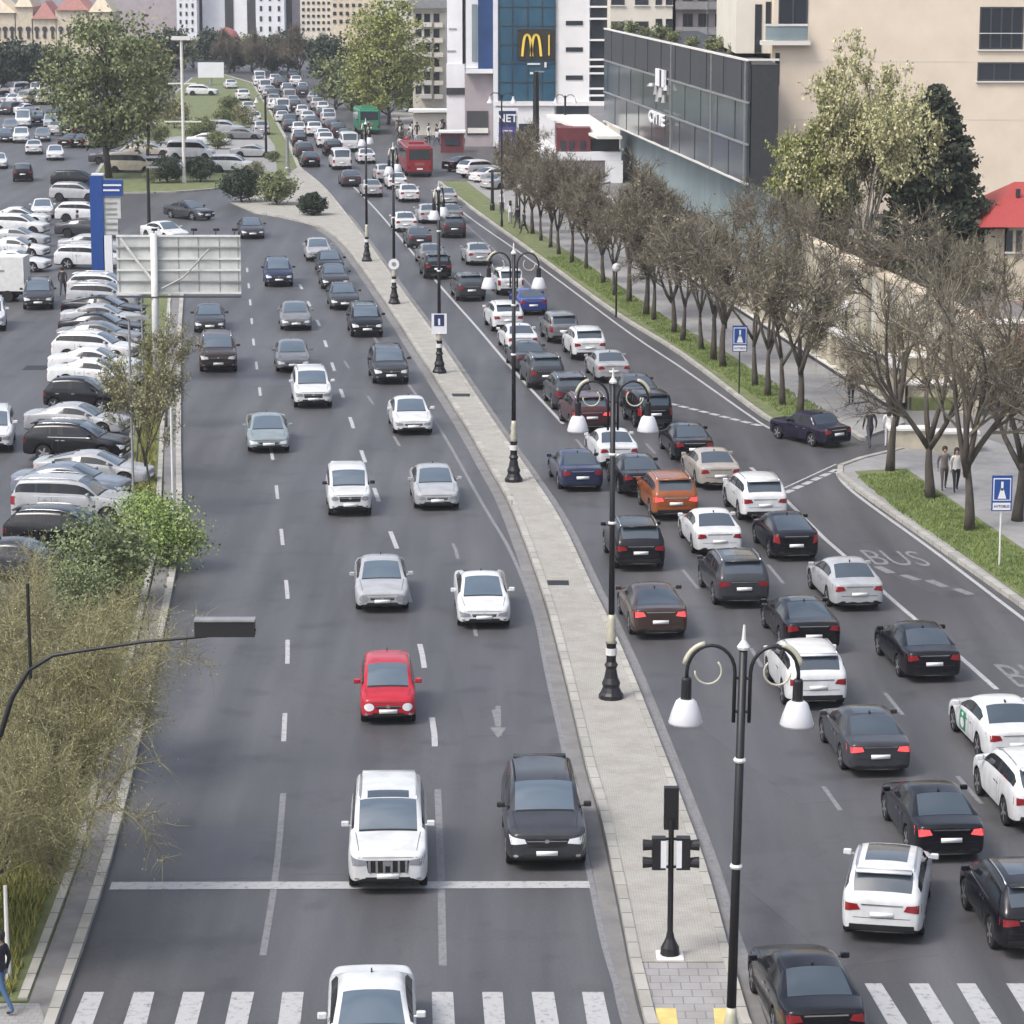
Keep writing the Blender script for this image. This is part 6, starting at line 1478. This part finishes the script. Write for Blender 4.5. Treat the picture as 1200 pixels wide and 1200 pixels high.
# ================================================================ PEOPLE
def person_mesh(stride=.2, arms=.1, top=(.02, .02, .025), legs=(.02, .02, .03), shoe=(.02, .02, .02), female=False, bag=False, hairc='hair', seed=0):
    V = {}; E = []; vs = []; rs = []
    def a(n, x, y, z, r_): V[n] = len(vs); vs.append((x, y, z)); rs.append(r_)
    def e(*ns):
        for p, q in zip(ns, ns[1:]): E.append((V[p], V[q]))
    sh = .17 if female else .2
    a('pel', 0, 0, .95, .145); a('waist', 0, .0, 1.1, .125); a('chest', 0, .01, 1.32, .165); a('collar', 0, 0, 1.46, .085); a('neck', 0, .01, 1.53, .055); a('jaw', 0, .03, 1.60, .078); a('head', 0, .02, 1.67, .098); a('crown', 0, 0, 1.75, .07)
    e('pel', 'waist', 'chest', 'collar', 'neck', 'jaw', 'head', 'crown'); a('nose', 0, .125, 1.645, .014); e('head', 'nose')
    for s, n in ((1, 'r'), (-1, 'l')):
        st = stride * s
        a('sh' + n, s * sh, 0, 1.42, .075); a('el' + n, s * (sh + .07), -st * arms * 2 - .03, 1.14, .05); a('wr' + n, s * (sh + .06), -st * arms * 4 + .08, .9, .036); a('pm' + n, s * (sh + .05), -st * arms * 4.4 + .1, .83, .036)
        e('collar', 'sh' + n, 'el' + n, 'wr' + n, 'pm' + n)
        for i, (dx, dy, l) in enumerate(((-.02, .03, .07), (0, .015, .085), (0, 0, .08), (0, -.02, .065))): a('f%d' % i + n, s * (sh + .05) + dx * .3, -st * arms * 4.4 + .1 + dy, .83 - l, .01); e('pm' + n, 'f%d' % i + n)
        a('hp' + n, s * .1, 0, .88, .105); a('kn' + n, s * .1, st * .75 + .02, .5, .068); a('an' + n, s * .1, st * 1.1 - (.12 if st < 0 else 0), .1, .045); a('to' + n, s * .11, st * 1.1 + .14 - (.1 if st < 0 else 0), .045, .04)
        e('pel', 'hp' + n, 'kn' + n, 'an' + n, 'to' + n)
    me = D.meshes.new('person'); me.from_pydata(vs, E, []); o = D.objects.new('tmp', me); COL.objects.link(o); md = o.modifiers.new('k', 'SKIN'); md.use_smooth_shade = True
    if not me.skin_vertices: 
        bm = bmesh.new(); bm.from_mesh(me); bm.verts.layers.skin.verify(); bm.to_mesh(me); bm.free()
    for i, sv in enumerate(me.skin_vertices[0].data): sv.radius = (rs[i], rs[i] * (.8 if i < 3 else 1)); sv.use_root = i == 0
    m2 = o.modifiers.new('s', 'SUBSURF'); m2.levels = 1
    dg = bpy.context.evaluated_depsgraph_get(); dg.update(); r_ = D.meshes.new_from_object(o.evaluated_get(dg)); D.objects.remove(o)
    r_.materials.clear()
    for m in (M['skin'], cmat('cloth_%s' % (top,), top), cmat('cloth_%s' % (legs,), legs), cmat('cloth_%s' % (shoe,), shoe)): r_.materials.append(m)
    for p in r_.polygons:
        c = p.center; z = c.z; arm = abs(c.x) > sh + .01 and z < 1.3
        p.material_index = 3 if z < .09 else 1 if (z > .93 and z < 1.5) or (arm and z > .88) else 2 if z <= .93 and not arm else 0
    h = MB(); h.lathe([(.10, 1.62), (.115, 1.69), (.11, 1.76), (.07, 1.81), (.01, 1.83)], (0, -.018, 0), 12)
    if female: h.lathe([(.1, 1.42), (.115, 1.55), (.1, 1.68)], (0, -.05, 0), 10)
    return r_, h.build('hair', M[hairc], link=False, smooth=True)
pp = {}
def person(label, pos, rz, var, group=None, sc=1):
    if var not in pp: pp[var] = person_mesh(**VAR[var])
    t = thing('person', label, 'person', pos, rz, group); t.scale = (sc,) * 3; put('body', pp[var][0], t); put('hair', pp[var][1], t); return t
VAR = {'black': dict(), 'dark': dict(stride=.28, top=(.03, .03, .035), legs=(.05, .05, .06)), 'white': dict(top=(.6, .6, .6), legs=(.35, .35, .38), female=True), 'whited': dict(top=(.6, .58, .54), legs=(.015, .015, .02), female=True, stride=.26),
       'grey': dict(top=(.16, .14, .13), legs=(.09, .08, .07)), 'jeans': dict(top=(.02, .02, .03), legs=(.06, .12, .22)), 'pale': dict(top=(.5, .5, .5), legs=(.06, .07, .12), stride=.3), 'red': dict(top=(.35, .03, .03), legs=(.02, .02, .03))}
person('person in a black coat walking on the pavement beside the columned fence', G(997, 474, .12), 0, 'black', sc=1.02)
person('person in dark clothes crossing the mouth of the side street', G(1019, 524, .02), .2, 'dark')
person('person in a white jacket walking beside the one in dark clothes at the side street', G(1041, 524, .02), -.2, 'white')
person('person in brown-grey clothes on the pavement between the tall trees', G(1106, 574, .13), math.pi, 'grey'); person('person in a pale top and black trousers on the pavement between the tall trees', G(1120, 576, .13), math.pi, 'whited')
person('person in a black jacket and jeans cut by the lower left edge', G(2, 1186, .12), 1.2, 'jeans')
person('person in black standing at the left edge beside the white parked cars', G(35, 316), 2.0, 'black'); person('person in dark clothes standing beside the far parked cars left of the blue pylon', G(91, 274), 2.0, 'dark')
person('person in dark clothes walking between the parked row and the left road', G(74, 346), 0, 'dark')
r9 = random.Random(11); vk = list(VAR)
for k in range(30):
    v = r9.uniform(152, 182); u = r9.uniform(462, 552) if v < 172 else r9.uniform(466, 520); vn = r9.choice(['black', 'dark', 'white', 'whited', 'pale', 'black', 'pale', 'grey', 'red'])
    person('small distant person in the crowd at the crossing above the red bus', G(u, v, .11 if v < 150 else .02), r9.uniform(0, 6.28), vn, 'crowd at the far crossing')
for k, (u, v) in enumerate(((598, 262), (606, 268), (614, 274), (588, 250))): person('small distant person under the far end of the tree row', G(u, v, .13), k, ('white', 'dark', 'black', 'pale')[k], 'people at the far end of the tree row')
for u, v in ((550, 185), (541, 178)): pass
t = thing('kiosk', 'small dark red kiosk with white sides at the far crossing', 'kiosk', G(530, 178)); g = MB(); g.box((0, 0, 1.0), (2.4, 2, 2.0)); g.build('wall', M['redpanel'], t); g = MB(); g.box((0, -.1, 2.15), (2.8, 2.4, .2)); g.build('roof', M['canvas'], t); g = MB(); g.box((0, -1.05, 1.2), (1.5, .1, .8)); g.build('hatch', M['win'], t)
t = thing('street_stall', 'white stall with a pale awning at the far crossing', 'stall', G(505, 158)); g = MB(); g.box((0, 0, 2.8), (5, 3, .25)); g.build('awning', M['canvas'], t); g = MB(); g.box((0, .4, 1.2), (4, 1.8, 2.4)); g.build('counter', M['beige2'], t)
# steel railing bits behind the crossing

# ================================================================ HAZE
g = MB(); g.box((0, 725, 24.5), (1900, 1650, 51)); hz = tag(g.build('haze', None), 'thin pale city haze', None, kind='stuff')
hm = D.materials.new('haze'); hm.use_nodes = True; hm.node_tree.nodes.clear(); pv = hm.node_tree.nodes.new('ShaderNodeVolumePrincipled'); mo = hm.node_tree.nodes.new('ShaderNodeOutputMaterial')
pv.inputs['Color'].default_value = (.92, .94, 1, 1); pv.inputs['Density'].default_value = .00018; pv.inputs['Anisotropy'].default_value = .2; hm.node_tree.links.new(pv.outputs[0], mo.inputs['Volume'])
hz.data.materials.clear(); hz.data.materials.append(hm); SC.cycles.volume_bounces = 0
